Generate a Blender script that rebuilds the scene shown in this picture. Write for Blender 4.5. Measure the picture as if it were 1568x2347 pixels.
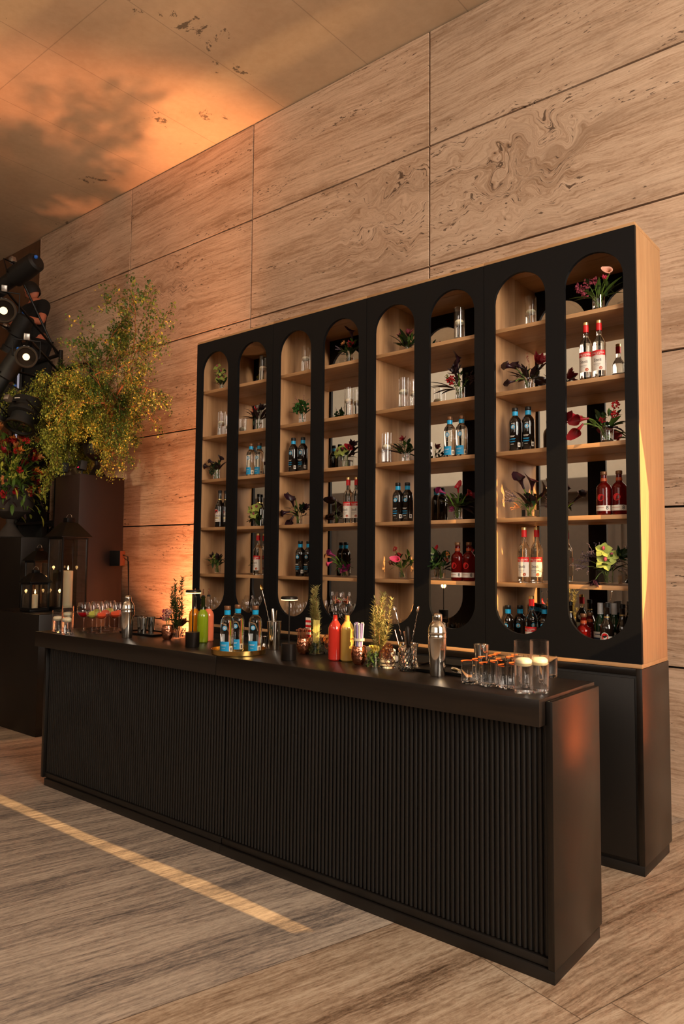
import bpy, bmesh, math, random
import numpy as np
from mathutils import Vector, Matrix, Quaternion
from mathutils.geometry import tessellate_polygon
PI = math.pi
for o in list(bpy.data.objects): bpy.data.objects.remove(o)
SC = bpy.context.scene
COL = SC.collection
R = random.Random(7)

# ------------------------------------------------------------------ camera
FPX, W, H = 1687.55, 1568.0, 2347.0
CR = Vector((0.770944260976834, 0.6368461604068136, 0.00848023832108116))
CU = Vector((0.03395183340890314, -0.054389525653503405, 0.997942409414171))
CF = Vector((-0.6359970278822514, 0.769070053684504, 0.06355338740505248))
CP = Vector((0, -4.9818, 1.5974))
cam = bpy.data.cameras.new('camera'); camo = bpy.data.objects.new('camera', cam); COL.objects.link(camo)
cam.sensor_fit = 'VERTICAL'; cam.sensor_height = 36; cam.lens = 36 * FPX / H; cam.clip_end = 100
camo.matrix_world = Matrix(((CR.x, CU.x, -CF.x, CP.x), (CR.y, CU.y, -CF.y, CP.y), (CR.z, CU.z, -CF.z, CP.z), (0, 0, 0, 1)))
SC.camera = camo

def at(u, v, x=None, y=None, z=None):
    q = CF + CR * ((u - W / 2) / FPX) - CU * ((v - H / 2) / FPX)
    t = (x - CP.x) / q.x if x is not None else (y - CP.y) / q.y if y is not None else (z - CP.z) / q.z
    return CP + q * t
def xat(u, y, z):                                   # x of the point seen in column u at depth y and height z
    v = 1200.0
    for _ in range(6):
        p = at(u, v, y=y); s = FPX / max(0.1, (p - CP).dot(CF)); v += (p.z - z) * s
    return at(u, v, y=y).x

# ------------------------------------------------------------------ light and exposure
SC.view_settings.view_transform = 'Standard'; SC.view_settings.look = 'None'
SC.view_settings.gamma = 1; SC.view_settings.use_curve_mapping = False
SC.view_settings.exposure = 0.0
w = bpy.data.worlds.new('world'); SC.world = w; w.use_nodes = True
w.node_tree.nodes['Background'].inputs[0].default_value = (0.9, 0.75, 0.6, 1)
w.node_tree.nodes['Background'].inputs[1].default_value = 0.3

def aim(o, target):
    d = Vector(target) - o.location
    o.rotation_euler = d.to_track_quat('-Z', 'Y').to_euler()
def area(name, loc, target, sx, sy, power, col, spread=180):
    l = bpy.data.lights.new(name, 'AREA'); l.shape = 'RECTANGLE'; l.size = sx; l.size_y = sy; l.energy = power; l.color = col
    l.spread = math.radians(spread)
    o = bpy.data.objects.new(name, l); COL.objects.link(o); o.location = loc; aim(o, target); return o
def spot(name, loc, target, power, col, ang, blend=0.5, size=0.05):
    l = bpy.data.lights.new(name, 'SPOT'); l.energy = power; l.color = col; l.spot_size = math.radians(ang); l.spot_blend = blend
    l.shadow_soft_size = size
    o = bpy.data.objects.new(name, l); COL.objects.link(o); o.location = loc; aim(o, target); return o
def point(name, loc, power, col, size=0.02):
    l = bpy.data.lights.new(name, 'POINT'); l.energy = power; l.color = col; l.shadow_soft_size = size
    o = bpy.data.objects.new(name, l); COL.objects.link(o); o.location = loc; return o

SUNDIR = Vector((-1, 0.20, -0.34)).normalized()     # low evening sun coming through gaps cut to shape in the right wall
sl = bpy.data.lights.new('sun', 'SUN'); sl.energy = 11.0; sl.color = (1.0, 0.60, 0.24); sl.angle = math.radians(0.12)
so = bpy.data.objects.new('sun', sl); COL.objects.link(so); so.rotation_euler = SUNDIR.to_track_quat('-Z', 'Y').to_euler()
area('soft_fill_right', (3.9, -3.6, 3.8), (-2.0, 0, 3.4), 3.5, 3.2, 590, (1.0, 0.88, 0.74))  # added soft area light inside the right wall, no window built there
area('soft_fill_front', (-0.5, -9.2, 3.9), (-2.6, 0, 2.2), 5, 2.4, 110, (1.0, 0.86, 0.74))  # added soft light by the wall behind the camera, no window there
area('fill_on_front_wall', (-7.5, -4.5, 5.8), (-7.0, -9.5, 4.2), 6, 2.0, 420, (1.0, 0.90, 0.78))  # added light under the ceiling, brightens the wall that the mirrors reflect
spot('wall_uplight_right', (-0.12, -0.50, 0.12), (-0.12, -0.02, 0.84), 330, (1.0, 0.22, 0.06), 60, 0.6, 0.04)
spot('side_panel_glow', (2.8, -0.70, 0.5), (-1.25, -0.8, 1.75), 170, (1.0, 0.36, 0.16), 24, 1.0, 0.05)  # added spot, tints the outer oak side panel pink
spot('wall_uplight_beam', (-5.55, -0.42, 0.22), (-7.0, -0.05, 3.02), 1150, (1.0, 0.33, 0.13), 71, 0.45, 0.10)
spot('wall_uplight_ceiling', (-5.75, -0.42, 0.22), (-5.95, -0.25, 6.0), 1500, (1.0, 0.42, 0.16), 24, 1.0, 0.15)
spot('ceiling_wash', (-4.4, -3.6, 0.9), (-5.6, -1.3, 6.0), 260, (1.0, 0.66, 0.42), 62, 1.0, 0.3)  # added spot in mid-air, lifts the ceiling tone
spot('branch_fill', (-6.0, -4.6, 3.3), (-7.6, -0.7, 3.0), 190, (1.0, 0.80, 0.50), 44, 0.8, 0.08)  # added spot, not one of the tower lights, brightens the branches
spot('floor_patch_fill', (-7.6, -2.5, 4.6), (-6.4, -1.72, 0), 90, (1.0, 0.70, 0.42), 9, 0.5, 0.02)  # added spot clear of the tower, makes the bright floor patch
for k, (px, py, tx, ty, e_) in enumerate([(-4.6, -2.9, -4.6, -0.62, 300), (-4.2, -3.4, -4.6, -1.45, 110), (-5.2, -3.9, -5.7, -2.35, 260)]):
    q_ = spot('ceiling_streak', (px, py, 0.6), (tx, ty, 6.0), e_, (1.0, 0.60, 0.28), 4.5, 1.0, 0.03); q_.scale = (7.5, 1, 1)  # added unseen spots, stretched to draw warm streaks
    q_.rotation_euler = ((Matrix(((1, 0, 0), (0, 1, 0), (0, 0, 1)))).to_euler()); dv = (Vector((tx, ty, 6.0)) - q_.location).normalized(); xv = Vector((1, 0.06, 0)); xv = (xv - dv * xv.dot(dv)).normalized(); yv = (-dv).cross(xv)
    q_.rotation_euler = Matrix((( xv.x, yv.x, -dv.x), (xv.y, yv.y, -dv.y), (xv.z, yv.z, -dv.z))).to_euler()

# ------------------------------------------------------------------ materials
def newmat(name):
    m = bpy.data.materials.new(name); m.use_nodes = True
    nt = m.node_tree; b = nt.nodes['Principled BSDF']; return m, nt, b
def nd(nt, t, **k):
    n = nt.nodes.new(t)
    for a, v in k.items(): setattr(n, a, v)
    return n
def L(nt, a, b): nt.links.new(a, b)
def mth(nt, op, a, b=None, c=None):
    n = nd(nt, 'ShaderNodeMath', operation=op)
    for i, x in enumerate((a, b, c)):
        if x is None: continue
        if isinstance(x, (int, float)): n.inputs[i].default_value = x
        else: L(nt, x, n.inputs[i])
    return n.outputs[0]
def ramp(nt, fac, stops):
    n = nd(nt, 'ShaderNodeValToRGB'); e = n.color_ramp.elements
    while len(e) < len(stops): e.new(0.5)
    for i, (p, c) in enumerate(stops): e[i].position = p; e[i].color = (*c, 1)
    L(nt, fac, n.inputs[0]); return n.outputs[0]
def noise(nt, vec, scale, detail=4, rough=0.55, dist=0.0):
    n = nd(nt, 'ShaderNodeTexNoise'); n.inputs['Scale'].default_value = scale; n.inputs['Detail'].default_value = detail
    n.inputs['Roughness'].default_value = rough; n.inputs['Distortion'].default_value = dist
    if vec is not None: L(nt, vec, n.inputs['Vector'])
    return n.outputs['Fac']
def comb(nt, x, y, z):
    n = nd(nt, 'ShaderNodeCombineXYZ')
    for i, q in enumerate((x, y, z)):
        if isinstance(q, (int, float)): n.inputs[i].default_value = q
        else: L(nt, q, n.inputs[i])
    return n.outputs[0]
def mixc(nt, fac, a, b, mode='MIX'):
    n = nd(nt, 'ShaderNodeMix', data_type='RGBA', blend_type=mode)
    for i, q in ((0, fac), (6, a), (7, b)):
        if isinstance(q, (int, float)): n.inputs[i].default_value = q
        elif isinstance(q, tuple): n.inputs[i].default_value = (*q, 1)
        else: L(nt, q, n.inputs[i])
    return n.outputs[2]
def bump(nt, b, h, strength, dist=0.01):
    n = nd(nt, 'ShaderNodeBump'); n.inputs['Strength'].default_value = strength; n.inputs['Distance'].default_value = dist
    L(nt, h, n.inputs['Height']); L(nt, n.outputs[0], b.inputs['Normal'])
def S(c):                                            # sRGB 0-255 -> linear
    return tuple(((x / 255) / 12.92 if x <= 10 else (((x / 255) + 0.055) / 1.055) ** 2.4) for x in c)

def mat(name, col, rough=0.5, metal=0.0, var=0.12, scale=20, spec=0.5, coat=0.0, bmp=0.0, trans=0.0, ior=1.45, emit=0, stretch=(1, 1, 1), sss=0):
    m, nt, b = newmat(name)
    tc = nd(nt, 'ShaderNodeTexCoord'); mp = nd(nt, 'ShaderNodeMapping'); mp.inputs['Scale'].default_value = stretch
    L(nt, tc.outputs['Object'], mp.inputs['Vector'])
    f = noise(nt, mp.outputs[0], scale, 3)
    a = tuple(max(0, c * (1 - var)) for c in col); c2 = tuple(min(1, c * (1 + var)) for c in col)
    L(nt, mixc(nt, f, a, c2), b.inputs['Base Color'])
    b.inputs['Roughness'].default_value = rough; b.inputs['Metallic'].default_value = metal
    b.inputs['Specular IOR Level'].default_value = spec; b.inputs['Coat Weight'].default_value = coat
    b.inputs['Transmission Weight'].default_value = trans; b.inputs['IOR'].default_value = ior
    if sss: b.inputs['Subsurface Weight'].default_value = sss; b.inputs['Subsurface Radius'].default_value = (0.02, 0.01, 0.005)
    if emit: b.inputs['Emission Color'].default_value = (*col, 1); b.inputs['Emission Strength'].default_value = emit
    if bmp: bump(nt, b, f, bmp, 0.004)
    return m
def thin_glass(name, tint=(1, 1, 1), power=3.0, base=0.05, gl=0.9):
    m = bpy.data.materials.new(name); m.use_nodes = True; nt = m.node_tree; nt.nodes.clear()
    out = nd(nt, 'ShaderNodeOutputMaterial'); mx = nd(nt, 'ShaderNodeMixShader'); tr = nd(nt, 'ShaderNodeBsdfTransparent'); g = nd(nt, 'ShaderNodeBsdfGlossy')
    tr.inputs[0].default_value = (*tint, 1); g.inputs['Roughness'].default_value = 0.03; g.inputs[0].default_value = (gl, gl, gl, 1)
    lw = nd(nt, 'ShaderNodeLayerWeight'); lw.inputs[0].default_value = 0.5
    f = mth(nt, 'POWER', lw.outputs['Facing'], power); f = mth(nt, 'MULTIPLY_ADD', f, 0.8, base)
    L(nt, f, mx.inputs[0]); L(nt, tr.outputs[0], mx.inputs[1]); L(nt, g.outputs[0], mx.inputs[2]); L(nt, mx.outputs[0], out.inputs[0])
    return m

def travertine(name, mode):
    m, nt, b = newmat(name)
    g = nd(nt, 'ShaderNodeNewGeometry'); sp = nd(nt, 'ShaderNodeSeparateXYZ'); L(nt, g.outputs['Position'], sp.inputs[0])
    x, y, z = sp.outputs
    if mode == 'wall':
        U, V = x, z
        cu = mth(nt, 'FLOOR', mth(nt, 'DIVIDE', mth(nt, 'ADD', x, 3.2147 + 21.15), 2.115))
        cv = mth(nt, 'FLOOR', mth(nt, 'DIVIDE', mth(nt, 'SUBTRACT', z, 5.010 - 10.2), 1.0205))
    else:
        a = math.radians(15.5); ca, sa = math.cos(a), math.sin(a)
        U = mth(nt, 'ADD', mth(nt, 'MULTIPLY', x, sa), mth(nt, 'MULTIPLY', y, ca))     # along the veins
        V = mth(nt, 'SUBTRACT', mth(nt, 'MULTIPLY', x, ca), mth(nt, 'MULTIPLY', y, sa))
        vv = mth(nt, 'DIVIDE', mth(nt, 'ADD', V, 1.275 + 0.897 * 20), 0.897)
        cv = mth(nt, 'FLOOR', vv)
        par = mth(nt, 'MODULO', cv, 2.0)
        uu = mth(nt, 'DIVIDE', mth(nt, 'ADD', mth(nt, 'ADD', U, mth(nt, 'MULTIPLY', par, -0.17)), 2.57 + 29.0), 2.9)
        cu = mth(nt, 'FLOOR', uu)
    wn = nd(nt, 'ShaderNodeTexWhiteNoise', noise_dimensions='2D'); L(nt, comb(nt, cu, cv, 0), wn.inputs['Vector'])
    cs = nd(nt, 'ShaderNodeSeparateColor'); L(nt, wn.outputs['Color'], cs.inputs[0])
    r1, r2, r3 = cs.outputs
    V2 = mth(nt, 'ADD', V, mth(nt, 'MULTIPLY', r1, 37.0)); U2 = mth(nt, 'ADD', U, mth(nt, 'MULTIPLY', r2, 53.0))
    base = comb(nt, U2, V2, 0)
    w1 = mth(nt, 'SUBTRACT', noise(nt, base, 0.9, 2), 0.5); w2 = mth(nt, 'SUBTRACT', noise(nt, base, 5, 3), 0.5)
    amp = 0.07
    warp = mth(nt, 'ADD', mth(nt, 'MULTIPLY', w1, amp), mth(nt, 'MULTIPLY', w2, 0.025))
    tilt = mth(nt, 'MULTIPLY', mth(nt, 'SUBTRACT', r3, 0.5), 0.10)
    if mode == 'wall':
        sw = None
        for (px, pz, rad) in ((-2.55, 4.57, 0.50), (-3.65, 4.58, 0.42), (-2.25, 4.62, 0.3), (-6.9, 4.5, 0.5), (-7.9, 3.75, 0.45)):
            dx = mth(nt, 'SUBTRACT', x, px); dz = mth(nt, 'SUBTRACT', z, pz)
            d2 = mth(nt, 'ADD', mth(nt, 'MULTIPLY', dx, dx), mth(nt, 'MULTIPLY', mth(nt, 'MULTIPLY', dz, dz), 1.3))
            gsn = mth(nt, 'POWER', 2.71828, mth(nt, 'MULTIPLY', d2, -1 / (rad * rad)))
            sw = gsn if sw is None else mth(nt, 'ADD', sw, gsn)
        w3 = mth(nt, 'SUBTRACT', noise(nt, base, 3.2, 2, 0.5, 0.6), 0.5)
        warp = mth(nt, 'ADD', warp, mth(nt, 'MULTIPLY', mth(nt, 'MULTIPLY', w3, sw), 0.9))
    Vw = mth(nt, 'ADD', mth(nt, 'ADD', V2, warp), mth(nt, 'MULTIPLY', U2, tilt))
    b1 = noise(nt, comb(nt, mth(nt, 'MULTIPLY', U2, 0.35), mth(nt, 'MULTIPLY', Vw, 5.0), 0), 1.0, 3, 0.6)
    b2 = noise(nt, comb(nt, mth(nt, 'MULTIPLY', U2, 1.3), mth(nt, 'MULTIPLY', Vw, 36.0), 3), 1.0, 4, 0.65)
    b3 = noise(nt, comb(nt, mth(nt, 'MULTIPLY', U2, 6.0), mth(nt, 'MULTIPLY', Vw, 95.0), 7), 1.0, 4, 0.7)
    gr = noise(nt, comb(nt, mth(nt, 'MULTIPLY', U2, 40), mth(nt, 'MULTIPLY', V2, 60), 5), 1.0, 3, 0.7)
    f = mth(nt, 'ADD', mth(nt, 'ADD', mth(nt, 'MULTIPLY', b1, 0.26), mth(nt, 'MULTIPLY', b2, 0.32)), mth(nt, 'ADD', mth(nt, 'MULTIPLY', b3, 0.32), mth(nt, 'MULTIPLY', gr, 0.10)))
    if mode != 'wall': f = mth(nt, 'ADD', mth(nt, 'MULTIPLY', f, 0.8), mth(nt, 'MULTIPLY', noise(nt, comb(nt, mth(nt, 'MULTIPLY', U2, 0.5), mth(nt, 'MULTIPLY', Vw, 9.0), 2), 1.0, 4, 0.6), 0.22))
    if mode != 'wall':
        sp1 = noise(nt, comb(nt, mth(nt, 'MULTIPLY', U2, 22), mth(nt, 'MULTIPLY', Vw, 70), 31), 1.0, 5, 0.8); sp2 = noise(nt, comb(nt, mth(nt, 'MULTIPLY', U2, 3.5), mth(nt, 'MULTIPLY', Vw, 48), 33), 1.0, 5, 0.75)
        f = mth(nt, 'ADD', mth(nt, 'MULTIPLY', f, 0.50), mth(nt, 'ADD', mth(nt, 'MULTIPLY', sp1, 0.22), mth(nt, 'MULTIPLY', sp2, 0.28)))
        bd = noise(nt, comb(nt, mth(nt, 'MULTIPLY', U2, 0.55), mth(nt, 'MULTIPLY', Vw, 6.5), 41), 1.0, 3, 0.6)
        f = mth(nt, 'ADD', mth(nt, 'MULTIPLY', mth(nt, 'SUBTRACT', f, 0.5), 1.55), mth(nt, 'ADD', 0.5, mth(nt, 'MULTIPLY', mth(nt, 'SUBTRACT', bd, 0.48), 0.30)))
    if mode == 'wall':
        col = ramp(nt, f, [(0.34, S((112, 84, 62))), (0.42, S((166, 134, 107))), (0.50, S((200, 171, 145))), (0.64, S((226, 200, 175)))])
        cl = noise(nt, comb(nt, mth(nt, 'MULTIPLY', U2, 0.9), mth(nt, 'MULTIPLY', Vw, 3.0), 21), 1.0, 2, 0.5); rg = noise(nt, comb(nt, mth(nt, 'MULTIPLY', U2, 5.0), mth(nt, 'MULTIPLY', Vw, 30.0), 23), 1.0, 6, 0.75)
        cm = ramp(nt, mth(nt, 'ADD', mth(nt, 'MULTIPLY', cl, 0.9), mth(nt, 'MULTIPLY', rg, 0.7)), [(0.0, (0, 0, 0)), (0.80, (0, 0, 0)), (0.98, (1, 1, 1))])
        col = mixc(nt, mth(nt, 'MULTIPLY', cm, 0.42), col, S((128, 96, 68)))
        pit = noise(nt, comb(nt, mth(nt, 'MULTIPLY', U2, 14), mth(nt, 'MULTIPLY', Vw, 55), 9), 1.0, 3, 0.6)
        zone = noise(nt, comb(nt, mth(nt, 'MULTIPLY', U2, 1.2), mth(nt, 'MULTIPLY', Vw, 5.5), 11), 1.0, 2, 0.5)
        pv = mth(nt, 'ADD', mth(nt, 'ADD', pit, mth(nt, 'MULTIPLY', zone, 0.55)), mth(nt, 'MULTIPLY', mth(nt, 'MINIMUM', sw, 1.0), 0.085))
        pm = ramp(nt, pv, [(0.0, (0, 0, 0)), (0.955, (0, 0, 0)), (0.99, (1, 1, 1))])
        col = mixc(nt, mth(nt, 'MULTIPLY', pm, 0.85), col, S((70, 48, 32)))
        col = mixc(nt, 1.0, col, mixc(nt, r3, (0.93, 0.93, 0.93), (1.05, 1.02, 1.0)), 'MULTIPLY')
        L(nt, col, b.inputs['Base Color']); b.inputs['Roughness'].default_value = 0.6
        bump(nt, b, mth(nt, 'SUBTRACT', f, mth(nt, 'MULTIPLY', pm, 0.5)), 0.35, 0.01)
    else:
        warm = ramp(nt, f, [(0.36, S((84, 64, 48))), (0.44, S((136, 112, 90))), (0.52, S((172, 148, 124))), (0.62, S((202, 182, 158)))])
        cool = ramp(nt, f, [(0.36, S((84, 77, 73))), (0.44, S((126, 115, 107))), (0.51, S((164, 148, 133))), (0.62, S((200, 184, 166)))])
        br = mth(nt, 'GREATER_THAN', mth(nt, 'ADD', V, mth(nt, 'MULTIPLY', r1, 0.0)), -1.275 + 0.0)
        isw = mth(nt, 'MAXIMUM', br, mth(nt, 'GREATER_THAN', V, -1.275))
        col = mixc(nt, isw, cool, warm)
        fu = mth(nt, 'FRACT', uu); fv = mth(nt, 'FRACT', vv)
        e1 = mth(nt, 'LESS_THAN', mth(nt, 'MINIMUM', fu, mth(nt, 'SUBTRACT', 1.0, fu)), 0.0008)
        e2 = mth(nt, 'LESS_THAN', mth(nt, 'MINIMUM', fv, mth(nt, 'SUBTRACT', 1.0, fv)), 0.0026)
        e3 = mth(nt, 'MULTIPLY', mth(nt, 'LESS_THAN', mth(nt, 'ABSOLUTE', mth(nt, 'ADD', V, 0.91)), 0.0022), mth(nt, 'GREATER_THAN', U, -2.57))
        j = mth(nt, 'MAXIMUM', mth(nt, 'MAXIMUM', e1, e2), e3)
        col = mixc(nt, mth(nt, 'MULTIPLY', j, 0.75), col, S((70, 54, 42)))
        L(nt, col, b.inputs['Base Color'])
        rr = ramp(nt, f, [(0.3, (0.5, 0.5, 0.5)), (0.6, (0.34, 0.34, 0.34))]); L(nt, rr, b.inputs['Roughness'])
        bump(nt, b, mth(nt, 'SUBTRACT', f, j), 0.10, 0.006)
    return m

def plaster(name, c1, c2, joints=True):
    m, nt, b = newmat(name)
    g = nd(nt, 'ShaderNodeNewGeometry'); sp = nd(nt, 'ShaderNodeSeparateXYZ'); L(nt, g.outputs['Position'], sp.inputs[0]); x, y, z = sp.outputs
    f = noise(nt, g.outputs['Position'], 0.9, 5, 0.6); f2 = noise(nt, g.outputs['Position'], 14, 5, 0.6)
    c = mixc(nt, ramp(nt, mth(nt, 'ADD', mth(nt, 'MULTIPLY', f, 0.7), mth(nt, 'MULTIPLY', f2, 0.3)), [(0.35, (0, 0, 0)), (0.65, (1, 1, 1))]), c1, c2)
    if joints:
        # dark blotches scattered by noise; joint lines drawn below
        st = noise(nt, g.outputs['Position'], 3.4, 8, 0.75, 0.4); zn = noise(nt, g.outputs['Position'], 1.15, 2)
        q = ramp(nt, mth(nt, 'ADD', st, mth(nt, 'MULTIPLY', zn, 0.6)), [(0.0, (0, 0, 0)), (1.035, (0, 0, 0)), (1.10, (1, 1, 1))])
        c = mixc(nt, mth(nt, 'MULTIPLY', q, 0.75), c, S((60, 48, 38)))
        fx = mth(nt, 'FRACT', mth(nt, 'DIVIDE', mth(nt, 'ADD', x, 24.28), 1.02))
        fy = mth(nt, 'FRACT', mth(nt, 'DIVIDE', mth(nt, 'ADD', y, 21.9), 2.0))
        ex = mth(nt, 'LESS_THAN', fx, 0.008); ey = mth(nt, 'LESS_THAN', fy, 0.004)
        c = mixc(nt, mth(nt, 'MULTIPLY', mth(nt, 'MAXIMUM', ex, ey), 0.35), c, S((90, 74, 60)))
    L(nt, c, b.inputs['Base Color']); b.inputs['Roughness'].default_value = 0.75
    bump(nt, b, f2, 0.08, 0.01)
    return m
def wood(name, c1, c2, axis, rough=0.45, sc=1.0, coat=0.0, b_=0.08):
    m, nt, b = newmat(name)
    tc = nd(nt, 'ShaderNodeTexCoord'); mp = nd(nt, 'ShaderNodeMapping')
    s = [16 * sc] * 3; s['XYZ'.index(axis)] = 0.9 * sc; mp.inputs['Scale'].default_value = s
    L(nt, tc.outputs['Object'], mp.inputs['Vector'])
    f = noise(nt, mp.outputs[0], 1.6, 3, 0.6, 0.6); f2 = noise(nt, mp.outputs[0], 9, 4, 0.7)
    q = mth(nt, 'ADD', mth(nt, 'MULTIPLY', f, 0.6), mth(nt, 'MULTIPLY', f2, 0.4))
    L(nt, mixc(nt, ramp(nt, q, [(0.34, (0, 0, 0)), (0.64, (1, 1, 1))]), c1, c2), b.inputs['Base Color'])
    b.inputs['Roughness'].default_value = rough; b.inputs['Coat Weight'].default_value = coat
    bump(nt, b, q, b_, 0.003)
    return m

M = {}
M['trav_wall'] = travertine('travertine wall', 'wall'); M['trav_floor'] = travertine('travertine floor', 'floor')
M['ceil'] = plaster('ceiling plaster', S((186, 160, 130)), S((206, 182, 152)))
M['beige'] = plaster('beige plaster', S((196, 184, 164)), S((206, 196, 178)), False)
M['greywall'] = plaster('grey brown plaster', S((92, 78, 66)), S((104, 90, 76)), False)
M['darkwall'] = plaster('dark brown stone', S((82, 52, 30)), S((112, 74, 44)), False)
M['oak_v'] = wood('oak veneer', S((168, 124, 84)), S((196, 152, 108)), 'Z'); M['oak_h'] = wood('oak shelf', S((170, 126, 84)), S((194, 150, 104)), 'X')
M['black_panel'] = mat('black painted wood', S((15, 15, 17)), 0.5, var=0.3, scale=60, spec=0.25, bmp=0.05)
M['ebony'] = wood('ebony stain', S((10, 8, 6)), S((18, 14, 11)), 'Z', 0.5, 1.2)
M['ebony_top'] = wood('ebony worktop', S((19, 14, 11)), S((32, 24, 18)), 'X', 0.33, 1.2)
M['ebony_h'] = wood('ebony rail', S((14, 11, 9)), S((24, 19, 15)), 'X', 0.45, 1.2)
M['satin_black'] = mat('satin black lacquer', S((20, 16, 13)), 0.30, var=0.15, scale=8, spec=0.5)
M['rust'] = mat('dark red brown pedestal', S((36, 17, 12)), 0.5, var=0.2, scale=12)
M['dark_block'] = mat('dark brown plinth block', S((24, 18, 14)), 0.4, var=0.2, scale=12)
M['mirror'] = mat('mirror', (0.80, 0.77, 0.72), 0.02, 1.0, var=0.01)
M['glass'] = thin_glass('clear glass'); M['pane'] = thin_glass('lantern pane', (0.93, 0.92, 0.9), 3, 0.10)
M['winglass'] = thin_glass('wine glass', (1, 1, 1), 2.2, 0.06)
M['water'] = mat('water', (1, 1, 1), 0.0, var=0, trans=1, ior=1.33)
M['clear_bottle'] = mat('filled clear bottle', (0.97, 0.96, 0.93), 0.02, var=0, trans=1, ior=1.38)
M['cut_glass'] = mat('cut glass', (1, 1, 1), 0.01, var=0, trans=1, ior=1.48)
M['dark_bottle'] = mat('dark brown bottle', S((20, 13, 9)), 0.06, var=0.1, spec=0.7, coat=0.5)
M['green_bottle'] = mat('green bottle', S((14, 60, 34)), 0.06, var=0.1, spec=0.7, trans=0.35)
M['red_spirit'] = mat('red spirit', (0.16, 0.004, 0.003), 0.03, var=0.1, trans=0.5, ior=1.37, spec=0.6)
M['syr_green'] = mat('green cordial', S((128, 150, 22)), 0.12, spec=0.6, coat=0.6, var=0.05); M['syr_orange'] = mat('orange cordial', S((214, 132, 20)), 0.12, coat=0.6, var=0.05)
M['syr_pink'] = mat('peach pink cordial', S((235, 122, 84)), 0.12, coat=0.6, var=0.05); M['syr_red'] = mat('red cordial', S((206, 52, 40)), 0.12, coat=0.6, var=0.06)
M['syr_yellow'] = mat('cloudy yellow cordial', S((206, 166, 84)), 0.12, coat=0.6, var=0.06)
M['olive_glass'] = mat('dark green glass neck', S((26, 34, 8)), 0.06, coat=0.5, var=0.05)
M['steel'] = mat('polished steel', (0.72, 0.68, 0.62), 0.12, 1.0, var=0.05); M['steel_b'] = mat('brushed steel', (0.62, 0.58, 0.52), 0.24, 1.0, var=0.08)
M['copper'] = mat('hammered copper', (0.75, 0.30, 0.17), 0.16, 1.0, var=0.15, scale=60, bmp=0.9); M['copper_pl'] = mat('plain copper', (0.78, 0.34, 0.2), 0.2, 1.0)
M['brass'] = mat('brass', (0.72, 0.46, 0.14), 0.22, 1.0, var=0.08)
M['gold'] = mat('gold foil', (0.83, 0.60, 0.25), 0.28, 0.9); M['black_metal'] = mat('black metal', S((20, 18, 17)), 0.38, 0.5)
M['matte_black'] = mat('matte black', S((15, 14, 14)), 0.6); M['grey_metal'] = mat('grey metal tube', (0.35, 0.33, 0.31), 0.35, 0.9)
M['lamp_metal'] = mat('dark anodised metal', S((44, 38, 34)), 0.35, 0.7)
M['wax'] = mat('ivory wax', S((240, 228, 196)), 0.45, var=0.03, sss=0.25); M['wick'] = mat('wick', S((40, 30, 24)), 0.8)
M['flame'] = mat('flame', (1.0, 0.62, 0.22), 0.5, var=0, emit=14); M['lamp_led'] = mat('warm LED ring', (1.0, 0.66, 0.28), 0.5, var=0, emit=3.0)
M['lens_hot'] = mat('lit lens', (1.0, 0.82, 0.5), 0.5, var=0, emit=1.3); M['lens_glass'] = mat('dark lens', S((30, 26, 22)), 0.05, coat=1.0)
M['lens_ring'] = mat('lens ring', S((60, 48, 34)), 0.3, 0.8)
M['led_red'] = mat('red indicator', (1, 0.02, 0.08), 0.4, var=0, emit=2.0); M['led_blue'] = mat('blue indicator', S((40, 110, 220)), 0.4, var=0)
M['blue'] = mat('blue label', S((22, 150, 205)), 0.45, var=0.04); M['blue_foil'] = mat('blue neck band', S((24, 160, 215)), 0.3, var=0.04)
M['white'] = mat('white paper', S((226, 218, 206)), 0.55, var=0.03); M['cream'] = mat('cream paper', S((222, 208, 178)), 0.55, var=0.03)
M['red'] = mat('red label', S((205, 28, 30)), 0.4, var=0.05); M['darkred'] = mat('dark red', S((110, 22, 22)), 0.4)
M['grey_ink'] = mat('grey ink', S((96, 88, 86)), 0.6); M['orange_seal'] = mat('copper seal', S((176, 78, 40)), 0.4); M['tan_label'] = mat('taupe label', S((150, 122, 104)), 0.55)
M['black_cap'] = mat('black cap', S((16, 15, 15)), 0.35); M['cork_cap'] = mat('bronze stopper', S((120, 82, 54)), 0.4, 0.4)
M['white_cap'] = mat('white capsule', S((200, 200, 200)), 0.4); M['blk_ink'] = mat('black ink', S((22, 20, 22)), 0.6); M['navy'] = mat('navy label', S((26, 42, 66)), 0.5)
M['skin'] = mat('skin', S((186, 110, 82)), 0.55, var=0.06, sss=0.05); M['black_cloth'] = mat('black cloth', S((14, 13, 14)), 0.9, var=0.2, scale=40, bmp=0.2)
M['hair'] = mat('dark hair', S((20, 14, 11)), 0.7)
M['leaf'] = mat('green leaf', S((70, 96, 34)), 0.5, var=0.35, scale=30); M['leaf_y'] = mat('yellow green leaf', S((166, 166, 62)), 0.5, var=0.35, scale=15)
M['leaf_d'] = mat('dark green leaf', S((30, 52, 24)), 0.45, var=0.3, scale=30); M['leaf_p'] = mat('dark plum leaf', S((44, 26, 28)), 0.45, var=0.3, scale=30)
M['herb'] = mat('rosemary', S((176, 168, 106)), 0.5, var=0.3, scale=60); M['herb_shaded'] = mat('shaded rosemary', S((78, 96, 50)), 0.5, var=0.3, scale=60)  # lit and shaded copies of one herb, sunlight put into the paler colour
M['twig'] = mat('twig', S((138, 88, 50)), 0.7, var=0.3); M['stem'] = mat('stem', S((92, 120, 40)), 0.5)
M['orchid'] = mat('lime orchid', S((160, 172, 84)), 0.5, var=0.12, scale=50, sss=0.1); M['calla_d'] = mat('black calla', S((40, 14, 26)), 0.35, var=0.3)
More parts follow.
